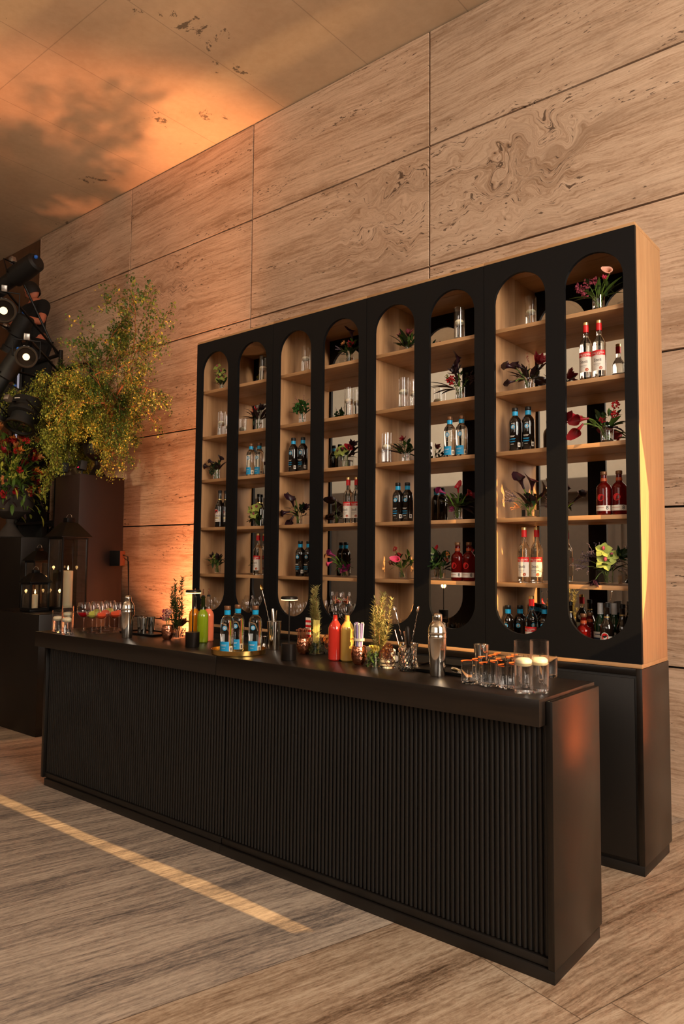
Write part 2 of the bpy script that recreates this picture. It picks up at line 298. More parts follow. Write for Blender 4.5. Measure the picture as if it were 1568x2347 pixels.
M['calla_r'] = mat('wine red calla', S((140, 20, 30)), 0.4, var=0.3, scale=25); M['calla_p'] = mat('pink calla', S((222, 70, 104)), 0.45, var=0.2); M['calla_m'] = mat('purple calla', S((128, 30, 80)), 0.4, var=0.3)
M['calla_b'] = mat('blush calla', S((206, 150, 128)), 0.45); M['berry'] = mat('red berries', S((160, 26, 30)), 0.3, var=0.4, scale=60); M['rose_p'] = mat('dusty pink bloom', S((150, 60, 78)), 0.6, var=0.35, scale=70)
M['peach'] = mat('peach bloom', S((214, 142, 86)), 0.6, var=0.2, scale=40); M['lav'] = mat('grey lavender bloom', S((92, 76, 84)), 0.7, var=0.3, scale=60); M['moss'] = mat('green fluffy bloom', S((40, 92, 26)), 0.7, var=0.3, scale=60)
M['lime_i'] = mat('lime flesh', S((190, 200, 80)), 0.4); M['grapefruit'] = mat('grapefruit slice', S((228, 84, 48)), 0.4, var=0.2, scale=60); M['cassis'] = mat('crimson drink', S((190, 16, 30)), 0.1, var=0.1)
M['punch'] = mat('pale green drink', S((200, 196, 96)), 0.1); M['orange_dry'] = mat('dried orange slice', S((196, 108, 30)), 0.6, var=0.3, scale=50); M['rind_and_glow'] = mat('dried orange rind', S((120, 54, 20)), 0.6)
M['chili'] = mat('orange chilli rim salt', S((222, 104, 36)), 0.8, var=0.3, scale=200); M['lemon'] = mat('lemon peel', S((232, 206, 96)), 0.5)
M['straw_w'] = mat('white straw', S((230, 222, 210)), 0.5); M['straw_p'] = mat('lilac straw', S((150, 134, 190)), 0.5); M['straw_y'] = mat('pale yellow card', S((240, 226, 130)), 0.5); M['brown_pick'] = mat('brown picks', S((122, 64, 34)), 0.5)
M['terra'] = mat('succulent', S((112, 66, 48)), 0.5, var=0.3); M['towel'] = mat('white towel', S((220, 214, 204)), 0.9, bmp=0.3, scale=120)
M['urn'] = mat('dark glazed urn', S((34, 26, 24)), 0.35, var=0.2); M['urn_g'] = mat('rough grey urn', S((58, 50, 44)), 0.8, var=0.3, scale=10, bmp=0.2)
M['daylight'] = mat('daylit window', (0.60, 0.62, 0.80), 0.5, var=0, emit=0.28); M['daylight_w'] = mat('warm daylit window', (0.95, 0.52, 0.28), 0.5, var=0, emit=0.55)

# ------------------------------------------------------------------ mesh helpers
def basis(d):
    d = Vector(d).normalized(); a = Vector((0, 0, 1)) if abs(d.z) < 0.95 else Vector((1, 0, 0))
    u = d.cross(a).normalized(); return u, d.cross(u).normalized(), d
class MB:
    def __init__(s): s.v = []; s.f = []; s.m = []; s.X = None
    def add(s, vs, fs, mi=0):
        o = len(s.v)
        for p in vs:
            p = Vector(p); s.v.append(tuple(s.X @ p) if s.X is not None else tuple(p))
        s.f += [tuple(i + o for i in f) for f in fs]; s.m += [mi] * len(fs); return s
    def box(s, x0, x1, y0, y1, z0, z1, mi=0):
        return s.add([(x0, y0, z0), (x1, y0, z0), (x1, y1, z0), (x0, y1, z0), (x0, y0, z1), (x1, y0, z1), (x1, y1, z1), (x0, y1, z1)],
                     [(0, 3, 2, 1), (4, 5, 6, 7), (0, 1, 5, 4), (1, 2, 6, 5), (2, 3, 7, 6), (3, 0, 4, 7)], mi)
    def lathe(s, prof, n=24, c=(0, 0, 0), mi=0, a0=0, a1=2 * PI):
        vs = []; fs = []; full = abs(a1 - a0 - 2 * PI) < 1e-6; k = n if full else n + 1
        for (r, z) in prof:
            for i in range(k):
                a = a0 + (a1 - a0) * i / n; vs.append((c[0] + r * math.cos(a), c[1] + r * math.sin(a), c[2] + z))
        for j in range(len(prof) - 1):
            for i in range(n):
                i2 = (i + 1) % k; fs.append((j * k + i, j * k + i2, (j + 1) * k + i2, (j + 1) * k + i))
        return s.add(vs, fs, mi)
    def tube(s, pts, r, n=6, mi=0, cap=True):
        pts = [Vector(p) for p in pts]; rs = r if isinstance(r, (list, tuple)) else [r] * len(pts)
        vs = []; fs = []; u = None
        for i, p in enumerate(pts):
            d = (pts[min(i + 1, len(pts) - 1)] - pts[max(i - 1, 0)])
            if d.length < 1e-9: d = Vector((0, 0, 1))
            d.normalize()
            if u is None: u = basis(d)[0]
            else:
                u = u - d * u.dot(d); u = u.normalized() if u.length > 1e-6 else basis(d)[0]
            w_ = d.cross(u)
            for k in range(n):
                a = 2 * PI * k / n; vs.append(p + (u * math.cos(a) + w_ * math.sin(a)) * rs[i])
        for j in range(len(pts) - 1):
            for k in range(n): fs.append((j * n + k, j * n + (k + 1) % n, (j + 1) * n + (k + 1) % n, (j + 1) * n + k))
        if cap: fs.append(tuple(range(n - 1, -1, -1))); fs.append(tuple((len(pts) - 1) * n + k for k in range(n)))
        return s.add(vs, fs, mi)
    def prism(s, poly, z0, z1, mi=0):
        n = len(poly); return s.add([(x, y, z0) for x, y in poly] + [(x, y, z1) for x, y in poly],
            [tuple(range(n - 1, -1, -1)), tuple(range(n, 2 * n))] + [(i, (i + 1) % n, n + (i + 1) % n, n + i) for i in range(n)], mi)
    def ball(s, c, r, n=8, mi=0, sq=(1, 1, 1)):
        pr = []
        m_ = max(4, n // 2 + 1); vs = []; fs = []
        for j in range(m_ + 1):
            t = PI * j / m_
            for i in range(n):
                a = 2 * PI * i / n; vs.append((c[0] + r * sq[0] * math.sin(t) * math.cos(a), c[1] + r * sq[1] * math.sin(t) * math.sin(a), c[2] + r * sq[2] * math.cos(t)))
        for j in range(m_):
            for i in range(n): fs.append((j * n + i, (j + 1) * n + i, (j + 1) * n + (i + 1) % n, j * n + (i + 1) % n))
        return s.add(vs, fs, mi)
    def leaf(s, p, d, length, width, bend=0.3, up=(0, 0, 1), mi=0, seg=4, cup=0.25):
        d = Vector(d).normalized(); upv = Vector(up); side = d.cross(upv)
        if side.length < 1e-3: side = d.cross(Vector((1, 0, 0)))
        side.normalize(); nn = side.cross(d).normalized(); p = Vector(p); vs = []
        for i in range(seg + 1):
            t = i / seg; wd = width * 0.5 * math.sin(PI * min(1, (t * 0.93 + 0.05))) ** 0.8
            c = p + d * length * t - nn * (bend * length * t * t)
            vs += [c - side * wd + nn * cup * wd, c, c + side * wd + nn * cup * wd]
        fs = []
        for i in range(seg):
            a = i * 3; fs += [(a, a + 1, a + 4, a + 3), (a + 1, a + 2, a + 5, a + 4)]
        return s.add(vs, fs, mi)
    def build(s, name, mats, parent=None, loc=None, bevel=0, smooth=True, ang=35):
        me = bpy.data.meshes.new(name); me.from_pydata(s.v, [], s.f)
        mats = mats if isinstance(mats, (list, tuple)) else [mats]
        for q in mats: me.materials.append(M[q] if isinstance(q, str) else q)
        for p, i in zip(me.polygons, s.m): p.material_index = i
        bm = bmesh.new(); bm.from_mesh(me)
        bmesh.ops.remove_doubles(bm, verts=bm.verts, dist=1e-6)
        if bevel:
            es = [e for e in bm.edges if len(e.link_faces) == 2 and e.calc_face_angle(0) > 0.6]
            bmesh.ops.bevel(bm, geom=es, offset=bevel, segments=2, affect='EDGES', profile=0.5)
        bmesh.ops.recalc_face_normals(bm, faces=bm.faces)
        bm.to_mesh(me); bm.free()
        if smooth:
            me.shade_smooth(); me.set_sharp_from_angle(angle=math.radians(ang))
        o = bpy.data.objects.new(name, me); COL.objects.link(o)
        if parent: o.parent = parent
        if loc is not None: o.location = loc
        return o
def tag(o, label, cat, group=None, kind=None):
    o['label'] = label; o['category'] = cat
    if group: o['group'] = group
    if kind: o['kind'] = kind
    return o
def struct(o, label=None, cat=None):
    o['kind'] = 'structure'
    if label: o['label'] = label
    if cat: o['category'] = cat
    return o
def thing(name, label, cat, loc=(0, 0, 0), rz=0, group=None, kind=None):
    o = bpy.data.objects.new(name, None); COL.objects.link(o); o.empty_display_size = 0.05
    o.location = loc; o.rotation_euler = (0, 0, rz); return tag(o, label, cat, group, kind)
def kids(o): return [c for c in bpy.data.objects if c.parent == o]
def dup(o, loc, rz=0, label=None, group=None, scale=None):
    r = o.copy(); COL.objects.link(r); r.location = loc; r.rotation_euler = (0, 0, rz)
    if label: r['label'] = label
    if group: r['group'] = group
    if scale: r.scale = (scale,) * 3
    for ch in TREE.get(o.name, []):
        c = ch.copy(); COL.objects.link(c); c.parent = r
        for g in TREE.get(ch.name, []):
            k = g.copy(); COL.objects.link(k); k.parent = c
    return r
TREE = {}
def reg(o):
    TREE[o.name] = kids(o)
    for c in TREE[o.name]: TREE[c.name] = kids(c)
    return o
PROTO = {}
def place(kind, maker, loc, rz, label, group=None, scale=None):
    label = label.replace(' in the ', ', ') if len(label.replace(',', '').split()) > 16 else label
    if kind not in PROTO:
        t = maker(); PROTO[kind] = reg(t); t.location = loc; t.rotation_euler = (0, 0, rz); t['label'] = label
        if group: t['group'] = group
        if scale: t.scale = (scale,) * 3
        return t
    t = dup(PROTO[kind], loc, rz, label, group); t.scale = (scale,) * 3 if scale else (1, 1, 1); return t

# writing: letters bent round a bottle or laid flat
TXT = {}
def glyphs(s, size):
    if s not in TXT:
        c = bpy.data.curves.new('t', 'FONT'); c.body = s; c.size = 1; c.align_x = 'CENTER'; c.align_y = 'CENTER'; c.resolution_u = 2; c.offset = 0.012
        o = bpy.data.objects.new('t', c); COL.objects.link(o); dg = bpy.context.evaluated_depsgraph_get(); dg.update()
        me = bpy.data.meshes.new_from_object(o.evaluated_get(dg)); TXT[s] = ([tuple(v.co) for v in me.vertices], [tuple(p.vertices) for p in me.polygons])
        bpy.data.objects.remove(o); bpy.data.curves.remove(c); bpy.data.meshes.remove(me)
    vs, fs = TXT[s]; return [(x * size, y * size) for x, y, _ in vs], fs
def bent_text(mb, s, size, r, z, ang=-PI / 2, mi=0):
    vs, fs = glyphs(s, size); mb.add([(r * math.cos(ang + x / r), r * math.sin(ang + x / r), z + y) for x, y in vs], fs, mi)
def patch(mb, r, z0, z1, a0, a1, mi=0, n=14):       # label paper bent round a bottle
    mb.lathe([(r, z0), (r, z1)], n, mi=mi, a0=a0, a1=a1)
def disc_patch(mb, r, z, ang, rad, mi=0, n=20, inner=0):
    vs = []; fs = []
    for k in range(n):
        a = 2 * PI * k / n
        for q in ((inner,) if inner else ()) + (rad,):
            vs.append((r * math.cos(ang + q * math.cos(a) / r), r * math.sin(ang + q * math.cos(a) / r), z + q * math.sin(a)))
    if inner:
        for k in range(n): k2 = (k + 1) % n; fs.append((2 * k, 2 * k + 1, 2 * k2 + 1, 2 * k2))
    else: fs = [tuple(range(n))]
    mb.add(vs, fs, mi)

# ------------------------------------------------------------------ the room
XR, YF, XL, ZC = 4.2, -9.6, -17.0, 6.0067
fl = MB().box(XL, XR, YF, 0.5, -0.1, 0).build('floor', 'trav_floor', smooth=False); struct(fl)
ce = MB().box(XL, XR, YF, 0.5, ZC + 0.006, ZC + 0.15).build('ceiling', 'ceil', smooth=False); struct(ce)
wb = MB(); xs = [-9.58, -7.4306, -5.3295, -3.2147, -1.10, 1.015, 3.13, XR]; zs = [0, 0.9288, 1.9504, 2.9686, 3.9895, 5.010, ZC]
for i in range(len(xs) - 1):
    for j in range(len(zs) - 1):
        g = 0.008; wb.box(xs[i] + (g if i else 0), xs[i + 1] - g, 0, 0.05, zs[j] + (g * 0.9 if j else 0), zs[j + 1] - g * 0.9)
wb.box(-9.58, XR, 0.035, 0.12, 0, ZC + 0.1, 1)
struct(wb.build('wall_back', ['trav_wall', 'matte_black'], bevel=0.002, smooth=False))
# beyond the stone: dark recessed wall with window openings
wl = MB(); Y0 = 0.02
def hole_wall(mb, outer, holes, fn, th, mi=0):
    loops = [[Vector((a, b, 0)) for a, b in outer]] + [[Vector((a, b, 0)) for a, b in h] for h in holes]
    tri = tessellate_polygon(loops); flat = [p for l in loops for p in l]
    n = len(flat); vs = [fn(p.x, p.y, 0) for p in flat] + [fn(p.x, p.y, th) for p in flat]
    fs = [tuple(t) for t in tri] + [tuple(i + n for i in reversed(t)) for t in tri]; o = 0
    for l in loops:
        k = len(l)
        for i in range(k): a, b = o + i, o + (i + 1) % k; fs.append((a, b, b + n, a + n))
        o += k
    mb.add(vs, fs, mi)
hole_wall(wl, [(XL, 0), (-9.60, 0), (-9.60, ZC), (XL, ZC)],
          [[(-10.35, 3.05), (-9.64, 3.05), (-9.64, 4.35), (-10.35, 4.35)], [(-10.15, 1.0), (-9.64, 1.0), (-9.64, 2.62), (-10.15, 2.62)]],
          lambda a, b, t: (a, 0.03 + t, b), 0.12)
struct(wl.build('wall_recess', 'darkwall', smooth=False))
def window(name, x0, x1, z0, z1, m_, extra=None):
    t = bpy.data.objects.new(name, None); COL.objects.link(t); t.location = ((x0 + x1) / 2, 0.1, z0); struct(t)
    a, b, h = -(x1 - x0) / 2, (x1 - x0) / 2, z1 - z0
    f = MB(); f.box(a, a + 0.04, -0.03, 0.03, 0, h); f.box(b - 0.04, b, -0.03, 0.03, 0, h); f.box(a, b, -0.03, 0.03, h - 0.04, h); f.box(a, b, -0.03, 0.03, 0, 0.04)
    f.build('window_frame', 'black_metal', t, bevel=0.004)
    MB().box(a + 0.04, b - 0.04, 0, 0.008, 0.04, h - 0.04).build('window_pane', m_, t, smooth=False)
    if extra: extra(t, a, b, h)
    return t
window('window_1', -10.35, -9.64, 3.05, 4.35, 'daylight')
window('window_2', -10.15, -9.64, 1.0, 2.62, 'daylight_w', lambda t, a, b, h: MB().prism([(a + .04, 0), (b - .04, 0), (b - .04, 0.02), (a + .04, 0.02)], 0.04, 1.18).build('window_silhouette', 'matte_black', t, loc=(0, -0.02, 0)))  # black sheet added for the dark silhouette against the bright pane
# side walls and the wall behind the camera (seen in the mirrors)
wf = MB(); wf.box(XL, XR, YF - 0.2, YF, 3.0, ZC); wf.box(XL, XR, YF - 0.2, YF - 0.12, 0, 3.0, 1); wf.box(XL, XR, YF - 0.12, YF + 0.25, 2.85, 3.1, 1)
for k in range(9): wf.box(-15.6 + 2.2 * k, -15.5 + 2.2 * k, YF - 0.14, YF - 0.05, 0, 2.85, 1)
struct(wf.build('wall_front', ['beige', 'greywall'], smooth=False))
struct(MB().box(XL - 0.2, XL, YF, 0.5, 0, ZC).build('wall_left', 'greywall', smooth=False))
# right wall, out of view: gaps shaped to throw the sun patches
def back(p):                                         # follow a sun ray from a sunlit point back to the right wall
    p = Vector(p); t = (XR - p.x) / -SUNDIR.x; q = p - SUNDIR * t; return (q.y, q.z)
beam = [(-2.25, 1.14), (-1.6, 1.14), (-1.10, 1.16), (-1.03, 1.23), (-0.935, 1.45), (-0.885, 1.68), (-0.868, 1.97), (-0.93, 2.15), (-1.01, 2.34), (-1.10, 2.42), (-1.22, 2.3), (-1.3, 1.9), (-1.9, 1.80), (-2.25, 1.72)]
holeA = [back((-1.25, y, z)) for y, z in beam]
strip = [(-2.17, -2.522), (-2.9, -2.507), (-3.9, -2.547), (-6.5, -2.53), (-6.5, -2.60), (-4.8, -2.625), (-3.8, -2.622), (-2.9, -2.615), (-2.23, -2.600)]
holeB = [back((x, y, 0)) for x, y in strip]
holeC = [back((x, y, 0)) for x, y in [(-5.9, -1.80), (-7.6, -1.84), (-7.6, -1.62), (-6.2, -1.60)]]
wr = MB(); hole_wall(wr, [(YF - .2, -0.05), (0.5, -0.05), (0.5, ZC + .12), (YF - .2, ZC + .12)], [holeA, holeB], lambda a, b, t: (XR + t * 0.3, a, b), 0.05)
struct(wr.build('wall_right', 'greywall', smooth=False))

t = thing('uplight', 'black floor uplight with an added side flag, on the floor between bar and lit wall', 'light', (-5.55, -.42, 0), 0)
MB().box(-.09, .09, -.09, .09, 0, .03).build('foot', 'matte_black', t, bevel=.004); MB().lathe([(0, .031), (.075, .031), (.085, .16), (.08, .16), (.07, .05), (0, .05)], 24).build('housing', 'matte_black', t)
MB().box(-.258, -.25, -.22, .084, .03, .70).build('light_flag', 'matte_black', t); MB().box(-.25, -.08, -.02, .02, .03, .045).build('arm', 'matte_black', t)  # unseen flag added to cut the wall glow to an upright edge
# ------------------------------------------------------------------ display cabinets
SY, BY, MY = -1.03, -0.585, -0.712                    # panel face, back of carcass, mirror face
MODX = [-4.8782, -3.9700, -3.0607, -2.1540, -1.2480]; ZB, ZT = 1.043, 3.4185
SHZ = [2.996, 2.610, 2.247, 1.848, 1.466, 1.068]
ARX = []
def arch_panel(w_, z0, z1, arches, zlo, zhi):
    mb = MB(); th = 0.022; N = 16
    cells = []; ed = [0.0] + [(arches[i][1] + arches[i + 1][0]) / 2 for i in range(len(arches) - 1)] + [w_]
    for k, (a, b) in enumerate(arches):
        x0, x1 = ed[k], ed[k + 1]; r = (b - a) / 2; c = (a + b) / 2; zt = zhi - r; zb = zlo + r
        P_ = []; F = []
        def q(x, z): P_.append((x, z)); return len(P_) - 1
        F.append([q(x0, zb), q(a, zb), q(a, zt), q(x0, zt)]); F.append([q(b, zb), q(x1, zb), q(x1, zt), q(b, zt)])
        F.append([q(x0, zt), q(a, zt), q(a, z1), q(x0, z1)]); F.append([q(b, zt), q(x1, zt), q(x1, z1), q(b, z1)])
        F.append([q(x0, z0), q(a, z0), q(a, zb), q(x0, zb)]); F.append([q(b, z0), q(x1, z0), q(x1, zb), q(b, zb)])
        for i in range(N):
            t0, t1 = PI * i / N, PI * (i + 1) / N
            A = (c + r * math.cos(t0), r * math.sin(t0)); B = (c + r * math.cos(t1), r * math.sin(t1))
            F.append([q(A[0], zt + A[1]), q(A[0], z1), q(B[0], z1), q(B[0], zt + B[1])])
            F.append([q(A[0], z0), q(A[0], zb - A[1]), q(B[0], zb - B[1]), q(B[0], z0)])
        mb.add([(x, 0, z) for x, z in P_], F); mb.add([(x, th, z) for x, z in P_], [f[::-1] for f in F])
        rim = [(c + r * math.cos(PI * i / N), zt + r * math.sin(PI * i / N)) for i in range(N + 1)] + [(c - r * math.cos(PI * i / N), zb - r * math.sin(PI * i / N)) for i in range(N + 1)]
        n = len(rim); mb.add([(x, 0, z) for x, z in rim] + [(x, th, z) for x, z in rim], [(i, (i + 1) % n, n + (i + 1) % n, n + i) for i in range(n)])
    mb.add([(0, 0, z0), (0, th, z0), (0, th, z1), (0, 0, z1), (w_, 0, z0), (w_, th, z0), (w_, th, z1), (w_, 0, z1)], [(0, 1, 2, 3), (4, 5, 6, 7), (0, 1, 5, 4), (3, 2, 6, 7)])
    return mb
ORD = ['leftmost', 'second', 'third', 'rightmost']
CABL = ['leftmost tall oak cabinet with black arched front, beside the bare lit wall', 'second tall oak cabinet from the left, black arched front and shelves',
        'third tall oak cabinet from the left, black arched front and mirror back', 'rightmost tall oak cabinet, its oak side panel in view']
for k in range(4):
    x0, x1 = MODX[k] + 0.0015, MODX[k + 1] - 0.0015; w_ = x1 - x0
    t = thing('display_cabinet', CABL[k], 'cabinet', (x0, SY, ZB), 0, 'tall arched oak cabinets behind the bar')
    ar = [(0.066, 0.394), (0.508, 0.838)]; ARX += [(x0 + a, x0 + b) for a, b in ar]
    z = lambda v: v - ZB
    arch_panel(w_, z(1.066), z(3.4005), ar, z(1.174), z(3.306)).build('front_panel', 'black_panel', t, smooth=False)
    d0, d1 = 0.022, BY - SY
    for a in (0, w_ - 0.048): MB().box(a, a + 0.048, d0 + 0.0005, d1, 0.022, z(ZT) - 0.02).build('side_panel', 'oak_v', t, bevel=0.0015)
    MB().box(0, w_, 0.002, d1, 0, 0.022).build('bottom_panel', 'oak_h', t, bevel=0.0015); MB().box(0, w_, 0.002, d1, z(ZT) - 0.02, z(ZT)).build('top_panel', 'oak_h', t, bevel=0.0015)
    for s_ in SHZ[:5]: MB().box(0.048, w_ - 0.048, 0.03, MY - SY, z(s_) - 0.024, z(s_)).build('shelf', 'oak_h', t, bevel=0.001)
    MB().box(0.0485, w_ - 0.0485, MY - SY, MY - SY + 0.006, 0.022, z(ZT) - 0.021).build('mirror', 'mirror', t, smooth=False)
    MB().box(0.0485, w_ - 0.0485, d1 - 0.012, d1 - 0.001, 0.022, z(ZT) - 0.021).build('back_panel', 'oak_v', t, smooth=False)
t = thing('cabinet_base', 'long black base cupboard carrying the four tall cabinets', 'cabinet', (-4.89, -1.035, 0))
MB().box(0, 3.64, 0.012, 0.46, 0.05, 1.005).build('body', 'ebony', t, bevel=0.002)
MB().box(3.612, 3.642, 0, 0.462, 0.05, 1.0415).build('side_panel', 'ebony_top', t, bevel=0.0015)
MB().box(0, 3.611, 0, 0.462, 1.006, 1.0415).build('top_board', 'satin_black', t, bevel=0.002)
MB().box(0.05, 3.64, 0.0, 0.42, 0, 0.0495).build('plinth', 'ebony_h', t, bevel=0.002)
for k in range(4): MB().box(0.01 + 0.9 * k, 0.9 + 0.9 * k, 0.0, 0.0115, 0.07, 0.99).build('door', 'ebony', t, bevel=0.002)

# ------------------------------------------------------------------ the bar
BT = 1.065
def bar_unit(x0, x1, left, label):
    t = thing('bar_counter', label, 'bar', (x0, -2.2443, 0), 0, 'halves of the black bar'); w_ = x1 - x0
    a = -0.048 if left else 0.001; b = w_ - 0.001 if left else w_ - 0.03
    MB().box(a, b, -0.052, 0.514, BT - 0.104, BT).build('countertop', 'ebony_top', t, bevel=0.002)
    if left: MB().box(0, 0.028, 0, 0.488, 0.049, BT - 0.106).build('side_panel', 'satin_black', t, bevel=0.0015)
    else: MB().box(w_ - 0.026, w_, 0, 0.488, 0.049, BT - 0.012).build('side_panel', 'satin_black', t, bevel=0.0015)
    f = MB(); fx0, fx1 = (0.03, w_ - 0.003) if left else (0.003, w_ - 0.028); n = int((fx1 - fx0) / 0.0232); st = (fx1 - fx0) / n
    f.box(fx0, fx1, 0.030, 0.048, 0.086, BT - 0.106)
    for i in range(n):
        c = fx0 + st * (i + 0.5); r = st * 0.40
        pts = [(c - r, 0.034)] + [(c - r * math.cos(PI * q / 6), 0.030 - r * 1.15 * math.sin(PI * q / 6)) for q in range(7)] + [(c + r, 0.034)]
        f.prism(pts, 0.087, BT - 0.108)
    f.build('fluted_panel', 'ebony', t, ang=60)
    MB().box(fx0, fx1, 0.010, 0.048, 0.052, 0.084).build('bottom_rail', 'ebony_h', t, bevel=0.002)
    MB().box(0.05 if left else 0, w_, 0.0, 0.462, 0, 0.0485).build('plinth', 'ebony_h', t, bevel=0.002)
    MB().box(fx0, fx1, 0.47, 0.485, 0.052, BT - 0.106).build('back_panel', 'ebony', t, smooth=False)
    return t
bar_unit(-5.0, -3.102, True, 'left half of the long black fluted bar, near the wine glasses')
bar_unit(-3.101, -1.2044, False, 'right half of the long black fluted bar, red-lit end panel in view')

# ------------------------------------------------------------------ glassware and bottles
SYD = 'standing on the bar'
def mk_root(name, cat): return thing(name, '', cat)
def candle_vase(h=0.20, r=0.034, wl=0.55, wick=True):
    def f():
        t = mk_root('candle_vase', 'vase')
        v = MB(); v.lathe([(0.0, 0.0), (r * 0.96, 0), (r, 0.004), (r, h), (r - 0.0022, h), (r - 0.0022, 0.008), (0, 0.008)], 28)
        v.build('glass_cylinder', 'glass', t)
        MB().lathe([(0, 0.0085), (r - 0.0026, 0.0085), (r - 0.0026, h * wl), (0, h * wl)], 28).build('water', 'water', t)
        z0 = h * wl - 0.012; q = r - 0.0045
        c = MB().lathe([(0, z0 - 0.002), (q * 0.6, z0), (q * 0.93, z0 + 0.010), (q, z0 + 0.017), (q * 0.95, z0 + 0.024), (q * 0.7, z0 + 0.031), (0, z0 + 0.034)], 24).build('floating_candle', 'wax', t)
        MB().tube([(0, 0, z0 + 0.033), (0.001, 0, z0 + 0.043)], 0.001, 5).build('wick', 'wick', c)
        return t
    return f
def agave(dark):
    def f():
        t = mk_root('spirit_bottle', 'bottle'); r = 0.0375; h = 0.262
        g = MB().lathe([(0, 0.002), (r * .9, 0.0), (r, 0.006), (r, 0.165), (r * 0.97, 0.178), (r * 0.85, 0.192), (r * 0.62, 0.203), (0.0175, 0.210), (0.0158, 0.218), (0.0158, 0.240), (0, 0.240)], 32)
        g.build('glass_body', 'dark_bottle' if dark else 'clear_bottle', t)
        MB().lathe([(0.0165, 0.213), (0.0175, 0.2135), (0.0175, 0.238), (0.0165, 0.2385)], 24).build('neck_band', 'blue_foil', t)
        MB().lathe([(0, 0.2402), (0.0172, 0.2402), (0.0185, 0.243), (0.0185, 0.257), (0.017, 0.2615), (0, 0.262)], 24).build('stopper', 'black_cap' if dark else 'cork_cap', t)
        e = MB(); disc_patch(e, r + 0.0006, 0.142, -PI / 2 + 0.12, 0.0135, 0); disc_patch(e, r + 0.0009, 0.142, -PI / 2 + 0.12, 0.0095, 1, inner=0.0075); disc_patch(e, r + 0.0009, 0.142, -PI / 2 + 0.12, 0.0045, 1)
        for dx in (-0.008, -0.003, 0.002, 0.007): disc_patch(e, r + 0.0009, 0.163, -PI / 2 + 0.12 + dx / r, 0.0017, 1, 8)
        e.build('emblem', ['blue_foil', 'white'], t)
        l = MB()
        if dark:
            for k, (zz, wd) in enumerate([(0.088, 0.5), (0.083, 0.36), (0.070, 0.6), (0.066, 0.5), (0.055, 0.62), (0.051, 0.45), (0.038, 0.3)]): patch(l, r + 0.0006, zz, zz + 0.0022, -PI / 2 - wd, -PI / 2 + wd * 0.8, 0 if k in (0, 1, 6) else 2)
            patch(l, r + 0.0006, 0.022, 0.048, -PI / 2 + 0.85, -PI / 2 + 1.35, 1)
            patch(l, r + 0.0009, 0.028, 0.042, -PI / 2 + 0.98, -PI / 2 + 1.22, 3, 4)
            l.build('label', ['straw_w', 'white', 'blue', 'grey_ink'], t)
        else:
            patch(l, r + 0.0006, 0.012, 0.068, -PI / 2 - 0.95, -PI / 2 + 0.80, 0)
            for zz, wd in [(0.050, 0.55), (0.045, 0.45), (0.030, 0.3)]: patch(l, r + 0.0009, zz, zz + 0.0015, -PI / 2 - wd, -PI / 2 + wd * 0.8, 1)
            patch(l, r + 0.0006, 0.012, 0.044, -PI / 2 + 0.84, -PI / 2 + 1.42, 2); patch(l, r + 0.0009, 0.019, 0.036, -PI / 2 + 1.0, -PI / 2 + 1.25, 3, 4)
            l.build('label', ['blue', 'straw_w', 'cream', 'grey_ink'], t)
        return t
    return f
def stoli():
    t = mk_root('vodka_bottle', 'bottle'); r = 0.0365
    MB().lathe([(0, 0.004), (r * .85, 0.0), (r, 0.006), (r, 0.185), (r * 0.96, 0.198), (r * 0.78, 0.216), (r * 0.5, 0.232), (0.0150, 0.243), (0.0140, 0.25), (0.0140, 0.306), (0, 0.307)], 32).build('glass_body', 'clear_bottle', t)
    MB().lathe([(0.0146, 0.268), (0.0156, 0.2682), (0.0156, 0.3085), (0.0146, 0.3088)], 22).build('capsule', 'red', t)
    MB().lathe([(0, 0.309), (0.0152, 0.309), (0.0152, 0.3235), (0.0135, 0.3255), (0, 0.3258)], 22).build('cap', 'gold', t)
    l = MB(); R0 = r + 0.0007; a0, a1 = -PI / 2 - 1.25, -PI / 2 + 1.25
    patch(l, R0, 0.036, 0.150, a0, a1, 0, 20); patch(l, R0 + 0.0002, 0.122, 0.150, a0, a1, 1, 20)
    disc_patch(l, R0 + 0.0005, 0.049, -PI / 2 + 0.45, 0.0095, 2)
    bent_text(l, 'STOLI VODKA', 0.0118, R0 + 0.0006, 0.135, mi=3); bent_text(l, 'Stoli', 0.024, R0 + 0.0006, 0.094, mi=4); bent_text(l, 'PREMIUM', 0.007, R0 + 0.0006, 0.127, mi=3)
    for zz, wd in [(0.073, 0.75), (0.068, 0.6), (0.061, 0.3)]: patch(l, R0 + 0.0004, zz, zz + 0.0012, -PI / 2 - wd, -PI / 2 + wd * .6, 4)
    l.build('label', ['white', 'red', 'orange_seal', 'straw_w', 'grey_ink'], t); return t
